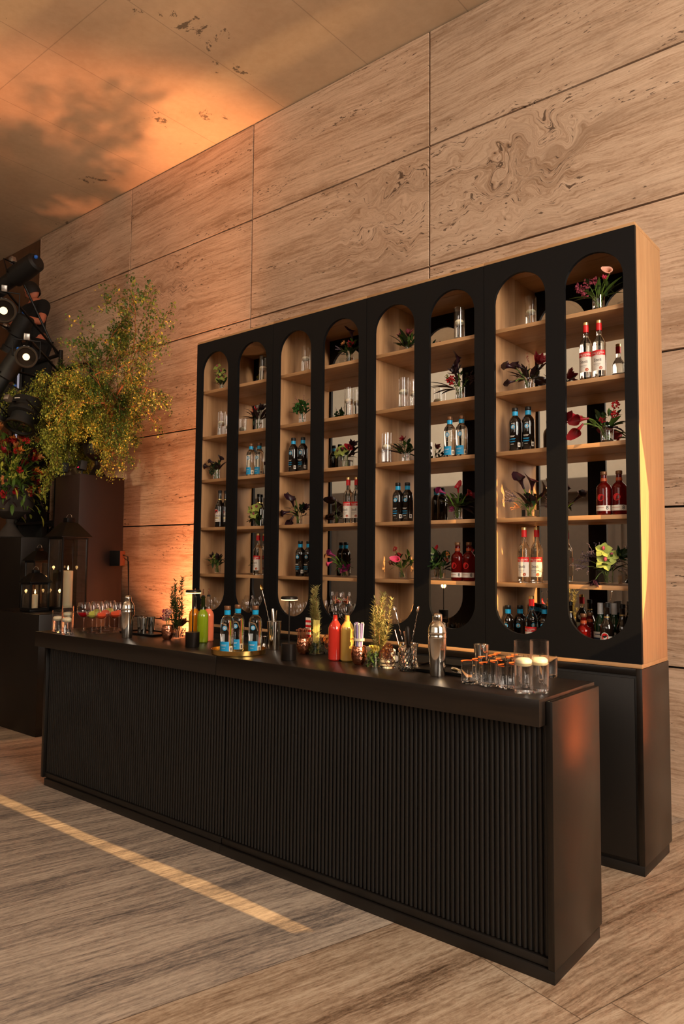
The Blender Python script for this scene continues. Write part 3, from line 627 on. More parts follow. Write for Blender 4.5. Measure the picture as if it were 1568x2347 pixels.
def rum_dark():
    t = mk_root('rum_bottle', 'bottle'); r = 0.037
    MB().lathe([(0, 0.004), (r * .85, 0.0), (r, 0.006), (r, 0.165), (r * 0.95, 0.18), (r * 0.7, 0.20), (0.018, 0.215), (0.0145, 0.226), (0.0140, 0.28), (0, 0.281)], 32).build('glass_body', 'dark_bottle', t)
    MB().lathe([(0.0142, 0.226), (0.0152, 0.2262), (0.0148, 0.234), (0.0142, 0.2342)], 22).build('neck_band', 'gold', t)
    MB().lathe([(0, 0.2815), (0.0156, 0.2815), (0.0156, 0.303), (0.014, 0.305), (0, 0.305)], 22).build('cap', 'black_cap', t)
    l = MB(); R0 = r + 0.0007
    patch(l, R0, 0.045, 0.128, -PI / 2 - 1.1, -PI / 2 + 1.1, 0, 20); disc_patch(l, R0 + 0.0003, 0.128, -PI / 2, 0.0205, 0); disc_patch(l, R0 + 0.0006, 0.126, -PI / 2, 0.0180, 1)
    bat = [(0, 0.004), (0.003, 0.007), (0.0045, 0.003), (0.013, 0.006), (0.010, -0.002), (0.006, -0.003), (0.003, -0.007), (-0.003, -0.007), (-0.006, -0.003), (-0.010, -0.002), (-0.013, 0.006), (-0.0045, 0.003), (-0.003, 0.007)]
    l.add([((R0 + 0.0011) * math.cos(-PI / 2 + x / R0), (R0 + 0.0011) * math.sin(-PI / 2 + x / R0), 0.126 + z) for x, z in bat], [tuple(range(len(bat)))], 2)
    bent_text(l, 'BACARDÍ', 0.0185, R0 + 0.0005, 0.092, mi=2); patch(l, R0 + 0.0004, 0.070, 0.080, -PI / 2 - 0.7, -PI / 2 + 0.7, 3)
    patch(l, R0 + 0.0004, 0.055, 0.058, -PI / 2 - 0.5, -PI / 2 + 0.5, 2)
    l.build('label', ['white', 'red', 'blk_ink', 'gold'], t); return t
def rum_red():
    t = mk_root('red_rum_bottle', 'bottle'); r = 0.0405
    MB().lathe([(0, 0.006), (r * .85, 0.0), (r, 0.008), (r, 0.140), (r * 0.97, 0.152), (r * 0.82, 0.164), (r * 0.55, 0.174), (0.0175, 0.180), (0.0155, 0.187), (0.0150, 0.220), (0, 0.221)], 32).build('glass_body', 'red_spirit', t)
    MB().lathe([(0.0156, 0.186), (0.0172, 0.1865), (0.0166, 0.203), (0.0156, 0.2032)], 22).build('neck_band', 'orange_seal', t)
    MB().lathe([(0, 0.2215), (0.0166, 0.2215), (0.0175, 0.224), (0.0175, 0.2385), (0.016, 0.2408), (0, 0.241)], 22).build('stopper', 'cork_cap', t)
    l = MB(); R0 = r + 0.0007
    patch(l, R0, 0.022, 0.052, -PI / 2 - 1.3, -PI / 2 + 1.3, 0, 20); disc_patch(l, R0 + 0.0005, 0.095, -PI / 2 - 0.1, 0.0195, 1); disc_patch(l, R0 + 0.0008, 0.095, -PI / 2 - 0.1, 0.0155, 2, inner=0.0135)
    bent_text(l, '8', 0.030, R0 + 0.0006, 0.037, -PI / 2 + 0.75, 3); patch(l, R0 + 0.0004, 0.038, 0.0405, -PI / 2 - 0.85, -PI / 2 + 0.3, 4)
    bent_text(l, '8', 0.018, R0 + 0.001, 0.095, -PI / 2 - 0.1, 2)
    l.build('label', ['white', 'red', 'darkred', 'blk_ink', 'orange_seal'], t); return t
def whiskey_green():
    t = mk_root('green_bottle', 'bottle'); r = 0.037
    MB().lathe([(0, 0.004), (r * .85, 0.0), (r, 0.006), (r, 0.17), (r * 0.93, 0.187), (r * 0.62, 0.208), (0.0165, 0.222), (0.0145, 0.235), (0.014, 0.28), (0, 0.281)], 32).build('glass_body', 'green_bottle', t)
    MB().lathe([(0.0146, 0.236), (0.0157, 0.2365), (0.0152, 0.296), (0.0145, 0.299), (0, 0.30)], 22).build('capsule', 'white_cap', t)
    l = MB(); R0 = r + 0.0007; patch(l, R0, 0.05, 0.14, -PI / 2 - 1.1, -PI / 2 + 1.1, 0, 20); patch(l, R0 + .0004, 0.06, 0.108, -PI / 2 - 1.1, -PI / 2 + 1.1, 1, 20)
    for zz, wd in [(0.124, 0.6), (0.09, 0.7), (0.08, 0.5)]: patch(l, R0 + 0.0008, zz, zz + 0.004, -PI / 2 - wd, -PI / 2 + wd, 1 if zz > 0.11 else 0)
    l.build('label', ['white', 'navy'], t); return t
def whiskey_dark():
    t = mk_root('dark_bottle', 'bottle'); r = 0.036
    MB().lathe([(0, 0.004), (r * .85, 0.0), (r, 0.006), (r, 0.16), (r * 0.93, 0.18), (r * 0.6, 0.205), (0.0165, 0.222), (0.0145, 0.235), (0.014, 0.275), (0, 0.276)], 28).build('glass_body', 'dark_bottle', t)
    MB().lathe([(0.0146, 0.236), (0.0157, 0.2365), (0.0155, 0.243), (0.0146, 0.2435)], 22).build('neck_band', 'gold', t)
    MB().lathe([(0, 0.2765), (0.0155, 0.2765), (0.0155, 0.298), (0, 0.30)], 20).build('cap', 'black_cap', t)
    l = MB(); R0 = r + 0.0007; patch(l, R0, 0.05, 0.13, -PI / 2 - 1.0, -PI / 2 + 1.0, 0, 20)
    for zz, wd in [(0.11, 0.6), (0.095, 0.7), (0.07, 0.4)]: patch(l, R0 + 0.0004, zz, zz + 0.005, -PI / 2 - wd, -PI / 2 + wd, 1)
    l.build('label', ['white', 'blk_ink'], t); return t
def cordial(col, glass, neckfill):
    def f():
        t = mk_root('cordial_bottle', 'bottle'); r = 0.0355
        MB().lathe([(0, 0.008), (r * .85, 0.0), (r, 0.006), (r, 0.160), (r * 0.96, 0.172), (r * 0.8, 0.187), (r * 0.55, 0.199), (0.0160, 0.206), (0.0155, 0.2062), (0, 0.2063)], 32).build('filled_body', col, t)
        MB().lathe([(0.0158, 0.205), (0.0138, 0.216), (0.0130, 0.235), (0.0126, 0.278), (0.0150, 0.280), (0.0150, 0.287), (0.0118, 0.288), (0.0115, 0.235), (0.014, 0.206)], 24).build('glass_neck', glass, t)
        if neckfill: MB().lathe([(0, 0.2065), (0.0125, 0.207), (0.0112, 0.235), (0.0108, neckfill), (0, neckfill)], 18).build('liquid_neck', col, t)
        MB().lathe([(0, 0.283), (0.0112, 0.283), (0.0112, 0.292), (0.006, 0.296), (0, 0.296)], 16).build('collar', 'black_cap', t)
        MB().tube([(0, 0, 0.296), (0.0, 0, 0.31), (0.001, 0, 0.335)], [0.0046, 0.0042, 0.003], 10).build('pour_spout', 'copper_pl', t)
        return t
    return f
def wine(kind):
    def f():
        t = mk_root('stemmed_glass', 'glass')
        pr = [(0.0, 0.0028), (0.010, 0.004), (0.0042, 0.012), (0.0034, 0.03), (0.0034, 0.085), (0.006, 0.097), (0.024, 0.104), (0.040, 0.119), (0.0475, 0.142), (0.0480, 0.160), (0.0440, 0.184), (0.0370, 0.206)]
        MB().lathe([(0, 0), (0.034, 0), (0.035, 0.001), (0.02, 0.0028), (0.010, 0.004)], 28).build('foot', 'winglass', t)
        MB().lathe(pr[1:6], 14).build('stem', 'winglass', t)
        MB().lathe(pr[5:], 28).build('bowl', 'winglass', t)
        if kind:
            z = {'red': 0.134, 'green': 0.124, 'orange': 0.122}[kind]; rr = {'red': 0.0440, 'green': 0.0405, 'orange': 0.0395}[kind]
            MB().lathe([(0, 0.1005), (0.010, 0.102), (0.023, 0.1055), (0.0370, 0.1180), (rr, z), (0, z)], 24).build('drink', {'red': 'cassis', 'green': 'punch', 'orange': 'grapefruit'}[kind], t)
            if kind != 'red':
                g = MB(); g.X = Matrix.Translation((0.004, 0, z + 0.009)) @ Matrix.Rotation(0.45, 4, 'Y') @ Matrix.Rotation(0.25, 4, 'X')
                g.lathe([(0, -0.002), (0.025, -0.002), (0.029, -0.0015), (0.029, 0.0015), (0.025, 0.002), (0, 0.002)], 20, mi=0); g.build('citrus_slice', 'grapefruit' if kind == 'orange' else 'lime_i', t)
        return t
    return f
def rocks(rim=True):
    def f():
        t = mk_root('rocks_glass', 'glass'); r, h = 0.0395, 0.094
        n = 28; v = MB().lathe([(0, 0.0), (r * 0.94, 0.0), (r, 0.006), (r, h), (r - 0.002, h), (r - 0.003, 0.014), (r * 0.6, 0.011), (0, 0.010)], n); v.build('tumbler', 'cut_glass', t)
        if rim: MB().lathe([(r + 0.0003, h - 0.0035), (r + 0.0008, h - 0.002), (r + 0.0008, h + 0.0008), (r - 0.0018, h + 0.0010), (r - 0.0022, h - 0.001)], 28, a0=2.2, a1=4.6).build('chilli_rim', 'chili', t)
        return t
    return f
def highball():
    t = mk_root('tall_bar_glass', 'glass'); MB().lathe([(0, 0.0), (0.027, 0.0), (0.030, 0.13), (0.0285, 0.13), (0.026, 0.012), (0, 0.010)], 24).build('tumbler', 'winglass', t); return t
def shaker():
    t = mk_root('cocktail_shaker', 'shaker')
    MB().lathe([(0, 0.003), (0.031, 0.0), (0.0335, 0.004), (0.038, 0.10), (0.0425, 0.168), (0.0425, 0.170)], 40).build('cup', 'steel', t)
    MB().lathe([(0.0428, 0.168), (0.0435, 0.170), (0.0435, 0.176), (0.0425, 0.178), (0.0425, 0.192), (0.0435, 0.194), (0.0425, 0.197), (0.0400, 0.215), (0.034, 0.229), (0.026, 0.238), (0.0235, 0.241)], 40).build('shoulder_strainer', 'steel', t)
    MB().lathe([(0.0228, 0.240), (0.0232, 0.242), (0.0228, 0.262), (0.0215, 0.269), (0.018, 0.275), (0.010, 0.279), (0, 0.280)], 32).build('cap', 'steel', t)
    return t
def mug():
    t = mk_root('copper_mug', 'mug')
    MB().lathe([(0, 0.002), (0.022, 0.0), (0.030, 0.010), (0.0385, 0.034), (0.040, 0.055), (0.0365, 0.078), (0.034, 0.090), (0.0332, 0.090), (0.0355, 0.078), (0.0388, 0.055), (0.037, 0.034), (0.028, 0.012), (0, 0.006)], 36).build('hammered_body', 'copper', t)
    MB().lathe([(0.0335, 0.089), (0.0352, 0.0895), (0.0352, 0.092), (0.0335, 0.0925), (0.0328, 0.091)], 36).build('rim', 'copper_pl', t)
    return t
def table_lamp():
    t = mk_root('cordless_table_lamp', 'lamp')
    MB().lathe([(0, 0.0), (0.041, 0.0), (0.0415, 0.002), (0.0415, 0.086), (0.040, 0.088), (0.006, 0.088), (0, 0.088)], 36).build('base', 'lamp_metal', t)
    MB().lathe([(0.0052, 0.088), (0.0042, 0.10), (0.0042, 0.318)], 14).build('pole', 'lamp_metal', t)
    h = MB().lathe([(0.0, 0.338), (0.040, 0.338), (0.0445, 0.335), (0.046, 0.330), (0.046, 0.323), (0.042, 0.3225), (0.012, 0.3225), (0.0, 0.322)], 36).build('lamp_head', 'lamp_metal', t)
    MB().lathe([(0.0455, 0.3222), (0.0455, 0.3185), (0.030, 0.3182), (0.030, 0.3222)], 36).build('light_ring', 'lamp_led', h)
    return t
def rosemary(mb, base, top, n, nl, rnd, mi=0):
    base, top = Vector(base), Vector(top); d = top - base; u, w_, _ = basis(d)
    pts = [base + d * (i / 6) + u * 0.012 * math.sin(i * 0.9 + n) * (i / 6) + w_ * 0.009 * math.cos(i * 1.2 + n) * (i / 6) for i in range(7)]
    mb.tube(pts, [0.0018 * (1.1 - i / 8) for i in range(7)], 5, 1)
    for k in range(nl):
        t = 0.18 + 0.82 * rnd.random(); i = min(5, int(t * 6)); p = pts[i].lerp(pts[i + 1], t * 6 - i); a = rnd.random() * 2 * PI
        dd = (u * math.cos(a) + w_ * math.sin(a)) * 0.9 + d.normalized() * (0.5 + rnd.random() * 0.6)
        mb.leaf(p, dd, 0.022 + 0.012 * rnd.random(), 0.0058, 0.2 * rnd.random(), mi=mi, seg=2)
def sprig(mb, p, d, ln, rnd, mi=0, n=26, lw=0.005, ll=0.024):
    p = Vector(p); d = Vector(d).normalized(); u, w_, _ = basis(d)
    mb.tube([p, p + d * ln], [0.0016, 0.0008], 4, 1)
    for k in range(n):
        t = 0.1 + 0.9 * k / n; a = k * 2.4
        mb.leaf(p + d * ln * t, (u * math.cos(a) + w_ * math.sin(a)) + d * 0.6, ll * (1.1 - 0.5 * t), lw, 0.2, mi=mi, seg=2)

# ------------------------------------------------------------------ flowers
def calla(mb, p, d, size, mi=0, mi2=1):
    u, w_, d = basis(d); p = Vector(p); n, m_ = 14, 6; vs = []; fs = []
    for j in range(m_ + 1):
        t = j / m_
        for i in range(n):
            a = 2 * PI * i / n; tip = max(0, math.cos(a)) ** 3
            r = size * (0.07 + 0.30 * t ** 2.2 * (1 + 0.5 * tip)); l = size * (t * 0.85 + tip * t ** 3 * 0.35 - 0.22 * (1 - math.cos(a)) * 0.5 * t ** 3 - (0.10 * t ** 5))
            vs.append(p + d * l + (u * math.cos(a) + w_ * math.sin(a) * 0.85) * r)
    for j in range(m_):
        for i in range(n): fs.append((j * n + i, j * n + (i + 1) % n, (j + 1) * n + (i + 1) % n, (j + 1) * n + i))
    mb.add(vs, fs, mi); mb.tube([p + d * size * .1, p + d * size * .55], [size * .05, size * .03], 6, mi2)
def orchid(mb, p, d, size, mi=0, mi2=1, roll=0):
    u, w_, d = basis(d)
    for k in range(5):
        a = roll + 2 * PI * k / 5; e = u * math.cos(a) + w_ * math.sin(a)
        mb.leaf(Vector(p), e + d * 0.25, size * 0.55, size * (0.44 if k % 2 else 0.52), 0.25, up=d, mi=mi, seg=4, cup=0.2)
    mb.ball(Vector(p) + d * size * .1 - w_ * size * .1, size * .12, 8, mi2, (1, 1, 1.2))
def cluster(mb, p, r, n, br, rnd, mi=0):
    p = Vector(p)
    for k in range(n):
        v = Vector((rnd.gauss(0, 1), rnd.gauss(0, 1), rnd.gauss(0, 1))).normalized() * r * (0.55 + 0.45 * rnd.random())
        mb.ball(p + v, br * (0.7 + 0.6 * rnd.random()), 6, mi)
def rosette(mb, p, d, size, n, mi=0, open_=1.0):
    u, w_, d = basis(d)
    for k in range(n):
        q = k / n; a = k * 2.4; e = (u * math.cos(a) + w_ * math.sin(a))
        mb.leaf(Vector(p), e * (0.15 + q * open_) + d * (1.1 - q * 0.8), size * (0.5 + 0.35 * q), size * 0.36, -0.25, up=-d if q < .5 else d, mi=mi, seg=3, cup=0.35)
def arrangement(label, loc, vase, items, leaves=(), rz=0, seed=1, stemmat='stem', group='flower arrangements on the cabinet shelves'):
    """items: (kind, material, dx, dy, dz, size, (dir))  leaves: (material, dx, dy, dz, length, width)"""
    rnd = random.Random(seed); t = thing('flower_arrangement', label, 'flowers', loc, rz, group); kind, r, h = vase
    v = MB()
    if kind == 'cyl':
        v.lathe([(0, 0.0), (r * 0.96, 0), (r, 0.004), (r, h), (r - 0.002, h), (r - 0.002, 0.010), (0, 0.010)], 24); v.build('vase', 'glass', t)
        MB().lathe([(0, 0.0105), (r - 0.0025, 0.0105), (r - 0.0025, h * .6), (0, h * .6)], 22).build('water', 'water', t)
    else:
        sx, sy = (r, r * 0.85) if kind == 'sq' else (r, r * 0.5)
        v.box(-sx, sx, -sy, sy, 0, 0.008)
        for s_ in (-1, 1): v.box(s_ * sx - 0.0015, s_ * sx + 0.0015, -sy, sy, 0.008, h); v.box(-sx + .002, sx - .002, s_ * sy - 0.0015, s_ * sy + 0.0015, 0.008, h)
        v.build('vase', 'glass', t, smooth=False); MB().box(-sx + .003, sx - .003, -sy + .003, sy - .003, 0.0085, h * .65).build('water', 'water', t, smooth=False)
    st = MB()
    def stem(p, rr=0.0022):
        b = Vector(((rnd.random() - .5) * r, (rnd.random() - .5) * r * .6, 0.012)); k = Vector((p[0] * 0.35, p[1] * 0.35, max(h, p[2] * 0.55)))
        st.tube([b, b.lerp(k, .55), k, k.lerp(Vector(p), .6) + Vector((0, 0, .008)), Vector(p)], rr, 5)
    for (kd, m_, dx, dy, dz, sz, *dr) in items:
        p = Vector((dx, dy, dz)); d = Vector(dr[0]) if dr else Vector((dx, dy - 0.03, max(0.01, dz - h) * 0.7)).normalized()
        stem(p, 0.004 if kd == 'calla' else 0.002); mb = MB()
        if kd == 'calla': calla(mb, p, d, sz, 0, 1); mb.build('calla_lily', [m_, 'gold'], t)
        elif kd == 'orchid': orchid(mb, p, d + Vector((0.3, -1, 0.2)), sz, 0, 1, rnd.random()); mb.build('orchid_bloom', [m_, 'rose_p'], t)
        elif kd == 'cluster':
            cluster(mb, p, sz * 0.5, 34, sz * 0.10, rnd); mb.build('flower_head', m_, t)
        elif kd == 'rose': rosette(mb, p, d, sz, 13, 0, 0.8); mb.build('bloom', m_, t)
        elif kd == 'spike':
            for k in range(16): q = k / 16; mb.ball(p + Vector(d) * sz * q + Vector((rnd.gauss(0, 1), rnd.gauss(0, 1), rnd.gauss(0, 1))) * sz * 0.05, sz * 0.035, 5)
            mb.build('flower_spike', m_, t)
        elif kd == 'spray':
            for k in range(7):
                e = (Vector(d) + Vector((rnd.gauss(0, .35), rnd.gauss(0, .35), rnd.gauss(0, .35)))).normalized(); ln = sz * (0.6 + 0.5 * rnd.random()); mb.tube([p, p + e * ln], 0.0009, 3, 0)
                for j in range(9): mb.ball(p + e * ln * (0.3 + j * 0.085) + Vector((rnd.gauss(0, 1), rnd.gauss(0, 1), rnd.gauss(0, 1))) * sz * .04, sz * 0.028, 5)
            mb.build('filler_spray', m_, t)
    for (m_, dx, dy, dz, ln, wd) in leaves:
        p = Vector((dx * 0.25, dy * 0.25, h * 0.9)); d = Vector((dx, dy, dz - h * 0.9))
        MB().leaf(p, d, max(ln, d.length), wd, 0.25 * (1 if dz < 0.2 else .5), seg=6).build('leaf', m_, t)
    if leaves:
        fm = leaves[0][0]; ext = min(.10, max(abs(l[1]) for l in leaves)); fb = MB(); fc = MB(); zt = sum(i[4] for i in items) / len(items)
        for k in range(26):
            a = rnd.random() * 2 * PI; q = rnd.random() ** .5; p = Vector((ext * .75 * q * math.cos(a), min(.04, ext * .5 * q * math.sin(a) - .01), h * .95 + (zt + .01 - h) * rnd.random()))
            d = Vector((p.x * 6 + rnd.gauss(0, .3), p.y * 6 + rnd.gauss(0, .3) - .2, .5 + rnd.gauss(0, .4))); (fb if k % 2 else fc).leaf(p, d, rnd.uniform(.03, .06), rnd.uniform(.014, .026), .3, seg=3)
        fb.build('filler_leaves', fm, t); fc.build('filler_leaves', 'leaf_d' if fm != 'leaf_d' else 'leaf', t)
    st.build('stems', stemmat, t); return t

# ------------------------------------------------------------------ things on the shelves
SHN = ['top shelf', 'second shelf', 'third shelf', 'fourth shelf', 'fifth shelf', 'floor']
ARN = ['leftmost arch', 'second arch', 'third arch', 'fourth arch', 'fifth arch', 'sixth arch', 'seventh arch', 'rightmost arch']
def spos(a, s, u, y):
    z = SHZ[s] + 0.0008; x = xat(u, y, z + 0.05); return Vector((x, y, z))
G_AG = 'dark bottles with blue necks on the shelves'; G_BL = 'clear blue-label bottles'; G_ST = 'red-capped vodka bottles on the shelves'
def sb(kind, mk, a, s, us, y, desc, group, rz=0.0, scale=None):
    for i, u in enumerate(us):
        which = '' if len(us) == 1 else ('left of the pair, ' if i == 0 else 'right of the pair, ')
        yy = y[i] if isinstance(y, (list, tuple)) else y
        p = spos(a, s, u, yy); place(kind, mk, p, rz + 0.1 * i, f'{desc}, {which}{SHN[s]} in the {ARN[a]}', group, scale)
VS = {'t': ('vase_tall', candle_vase(0.205, 0.034, 0.52)), 's': ('vase_short', candle_vase(0.155, 0.034, 0.50))}
def cv(a, s, us, y, k='t', sc=None): sb(VS[k][0], VS[k][1], a, s, us, y, 'clear cylinder vase with white floating candle', 'candle cylinder vases on the shelves', 0, sc)
cv(0, 1, [508, 521], [-0.93, -0.80]); cv(1, 0, [603], -0.93); cv(2, 0, [701], -0.93); cv(3, 1, [800, 819], [-0.95, -0.86]); cv(4, 1, [925, 950], [-0.95, -0.86])
cv(4, 2, [886], -0.97); cv(5, 0, [1053], -0.96); cv(6, 0, [1217], -0.86)
AG = ('agave_dark', agave(True)); BL = ('agave_clear', agave(False))
for a, s, us, y in [(2, 2, [672, 694], [-0.95, -0.93]), (4, 3, [912, 934], [-0.95, -0.93]), (6, 2, [1181, 1211], [-0.955, -0.94]), (2, 4, [688, 707], [-0.95, -0.93])]:
    sb(*AG, a, s, us, y, 'dark spirit bottle with blue neck band', G_AG)
for a, s, us, y in [(1, 2, [575, 594], [-0.95, -0.93]), (5, 2, [1031, 1058], [-0.955, -0.94])]:
    sb(*BL, a, s, us, y, 'clear spirit bottle with blue label and neck', G_BL)
for a, s, us, y in [(1, 4, [591, 605], [-0.95, -0.87]), (3, 3, [798, 817], [-0.95, -0.93]), (6, 4, [1202, 1231], [-0.96, -0.93]), (7, 1, [1344, 1374], [-0.975, -0.97])]:
    sb('stoli', stoli, a, s, us, y, 'clear red-capped vodka bottle, white label', G_ST)
sb('rumdark', rum_dark, 0, 3, [503, 517], [-0.95, -0.90], 'dark rum bottle with white label', 'dark rum bottles')
for a, s, us, y in [(5, 4, [1049, 1075], [-0.95, -0.94]), (7, 3, [1385, 1420], [-0.955, -0.95])]:
    sb('rumred', rum_red, a, s, us, y, 'red rum bottle with cream label', 'red rum bottles')
# floor of the rightmost cabinet: bottles in rows
z6 = SHZ[5] - 0.003 + 0.0
z6 = 1.0655
def floor_bottle(kind, mk, x, y, label, group, rz=0): place(kind, mk, Vector((x, y, z6)), rz, label, group)
XA6 = ARX[6]; XA7 = ARX[7]
for i, (dx, y) in enumerate([(0.035, -0.90), (0.085, -0.84), (0.135, -0.79), (0.205, -0.76), (0.29, -0.80)]):
    floor_bottle(*AG, XA6[0] + dx - 0.02, y, f'dark blue-necked bottle at the floor of the seventh arch, {["leftmost", "second", "third", "fourth", "rightmost"][i]} of its row', 'dark blue-necked bottles on the cabinet floor')
floor_bottle('stoli', stoli, -1.893, -0.955, 'red-capped vodka bottle standing front centre on the floor of the seventh arch', G_ST)
floor_bottle('stoli', stoli, -1.775, -0.93, 'red-capped vodka bottle at right edge on the floor of the seventh arch', G_ST)
floor_bottle('whdark', whiskey_dark, -1.70, -0.86, 'black-capped bottle between the two right arches on the cabinet floor', 'dark bottles on the cabinet floor')
floor_bottle('stoli', stoli, -1.66, -0.87, 'red-capped vodka bottle at left edge on the floor of the rightmost arch', G_ST) if False else None
for i, (x, y) in enumerate([(-1.585, -0.955), (-1.60, -0.82)]):
    floor_bottle('rumred', rum_red, x, y, f'red rum bottle with copper stopper, {["front", "rear"][i]} one on the floor of the rightmost arch', 'red rum bottles')
for i, (x, y) in enumerate([(-1.525, -0.86), (-1.51, -0.775), (-1.455, -0.84)]):
    floor_bottle('whgreen', whiskey_green, x, y, f'green bottle with white capsule, {["front left", "rear", "right"][i]} of three on floor of rightmost arch', 'green bottles with white capsules')
floor_bottle('rumdark', rum_dark, -1.452, -0.962, 'dark rum bottle with bat emblem, front of the rightmost arch floor', 'dark rum bottles')
for i, (x, y) in enumerate([(-1.39, -0.90), (-1.372, -0.80), (-1.335, -0.93), (-1.318, -0.82)]):
    floor_bottle('whdark', whiskey_dark, x, y, f'dark bottle with gold neck ring, {["first", "second", "third", "fourth"][i]} from left beside the bat-label rum', 'dark bottles on the cabinet floor')
# glasses on the cabinet floors
gid = 0
for a, n in [(0, 3), (1, 6), (2, 4), (3, 5)]:
    for i in range(n):
        x = ARX[a][0] + 0.05 + (i % 3) * 0.098 + (0.03 if i > 2 else 0); y = -0.93 if i < 3 else -0.83
        place('wine_empty', wine(None), Vector((x, y, z6)), 0, f'empty stemmed glass, {["left", "middle", "right"][i % 3]} of {["front", "back"][i // 3]} row, floor of {ARN[a]}', 'empty stemmed glasses in the cabinets')
for a, n in [(4, 7), (5, 8)]:
    for i in range(n):
        x = ARX[a][0] + 0.045 + (i % 4) * 0.078 + (0.02 if i > 3 else 0); y = -0.945 if i < 4 else -0.86
        place('highball', highball, Vector((x, y, z6)), 0, f'empty tall tumbler, {["first", "second", "third", "fourth"][i % 4]} from left in {["front", "back"][i // 4]} row, floor of {ARN[a]}', 'empty tumblers in the cabinets')

def LV(m_, n, rad, z0, z1, ln, wd, seed, yb=-0.02, a0=0, a1=2 * PI):
    rnd = random.Random(seed); out = []
    for k in range(n):
        a = a0 + (a1 - a0) * (k + rnd.random() * 0.6) / n; out.append((m_, rad * math.cos(a), min(0.03, rad * 0.55 * math.sin(a) + yb), z0 + (z1 - z0) * rnd.random(), ln, wd))
    return out
def FA(a, s, u, y, label, vase, items, leaves, seed=1, **k):
    p = spos(a, s, u, y); return arrangement(label + f', {SHN[s]} of {ARN[a]}', p, vase, items, leaves, 0, seed, **k)
FA(0, 0, 509, -0.93, 'lime green orchid stem', ('cyl', 0.022, 0.05), [('orchid', 'orchid', -0.03, -0.03, 0.20, 0.075), ('orchid', 'orchid', 0.02, -0.03, 0.15, 0.08), ('orchid', 'orchid', -0.005, -0.03, 0.10, 0.075), ('orchid', 'orchid', 0.045, -0.02, 0.10, 0.06)], LV('leaf_d', 3, .06, .08, .12, .05, .03, 1))
FA(0, 2, 497, -0.93, 'black calla lilies with green leaf', ('cyl', 0.028, 0.085), [('calla', 'calla_d', -0.06, -0.02, 0.115, 0.085, (-1, -.3, .1)), ('calla', 'calla_d', 0.0, -0.03, 0.14, 0.07, (-.7, -.4, .3)), ('calla', 'calla_d', 0.04, 0, 0.15, 0.07, (.6, -.3, .5)), ('cluster', 'leaf_d', -0.035, -0.02, 0.07, 0.06)], LV('leaf_p', 4, .09, .10, .17, .06, .03, 2), 2)
FA(0, 4, 499, -0.93, 'small mixed dark and lime blooms in a clear glass', ('cyl', 0.026, 0.075), [('rose', 'leaf_p', -0.03, -.02, 0.14, .06), ('cluster', 'orchid', 0.0, -.03, 0.14, .045), ('cluster', 'leaf_y', -0.05, -.02, 0.10, .035), ('rose', 'leaf_p', .03, -.02, .13, .06), ('cluster', 'leaf', .02, -.03, .10, .04)], LV('leaf_d', 5, .09, .08, .16, .05, .025, 3), 3)
FA(1, 1, 594, -0.93, 'dark red and plum blooms with pointed leaves', ('cyl', 0.026, 0.095), [('rose', 'berry', 0.0, -.03, 0.15, .06), ('rose', 'leaf_p', .05, -.02, .16, .07), ('cluster', 'leaf_y', -0.035, -.02, .15, .04)], LV('leaf_p', 9, .12, .12, .20, .08, .028, 4) , 4)
FA(1, 3, 588, -0.93, 'lime orchids over trailing dark leaves', ('cyl', 0.022, 0.05), [('orchid', 'orchid', -0.02, -.03, .135, .085), ('orchid', 'orchid', .03, -.03, .145, .08), ('orchid', 'orchid', .01, -.04, .09, .07)], LV('leaf_d', 6, .07, .01, .10, .06, .035, 5), 5)
FA(2, 1, 693, -0.93, 'green fluffy bunch with purple buds', ('cyl', 0.027, 0.075), [('cluster', 'moss', -0.03, -.02, .12, .085), ('cluster', 'moss', .025, -.02, .125, .09), ('cluster', 'moss', 0, -.01, .145, .08), ('spike', 'calla_m', -0.03, 0, .16, .06), ('spike', 'calla_m', .02, 0, .165, .06)], LV('leaf_d', 4, .09, .10, .14, .05, .02, 6), 6)
FA(2, 3, 686, -0.93, 'twisting black calla lilies', ('cyl', 0.024, 0.07), [('calla', 'calla_d', -0.03, -.02, .21, .10, (-1, -.3, .2)), ('calla', 'calla_d', -0.03, -.03, .14, .10, (.1, -.6, 1)), ('calla', 'calla_d', -0.06, -.04, .10, .09, (-1, -.5, -.2)), ('calla', 'calla_d', -0.02, -.04, .07, .09, (-.3, -.5, -1)), ('rose', 'calla_d', .05, 0, .12, .07)], LV('leaf_p', 4, .10, .08, .14, .06, .03, 7), 7)
FA(3, 0, 802, -0.90, 'dark blooms with an orange ranunculus', ('cyl', 0.03, 0.085), [('rose', 'peach', -.035, -.02, .155, .045), ('calla', 'calla_d', .03, -.01, .19, .09, (.1, -.4, 1)), ('spray', 'lav', -.06, -.02, .12, .06), ('rose', 'calla_r', .03, -.03, .13, .06)], LV('leaf_d', 5, .08, .10, .15, .05, .025, 8), 8)
FA(3, 2, 793, -0.92, 'lime orchids and deep red lily in a square glass', ('sq', 0.042, 0.085), [('orchid', 'orchid', -.045, -.03, .115, .085), ('orchid', 'orchid', .0, -.035, .125, .085), ('calla', 'calla_r', .045, -.02, .12, .08), ('rose', 'calla_d', .07, -.02, .15, .07), ('spray', 'leaf_d', -.07, -.02, .085, .05)], LV('leaf_p', 5, .11, .08, .19, .06, .03, 9, a0=-.4, a1=1.6), 9)
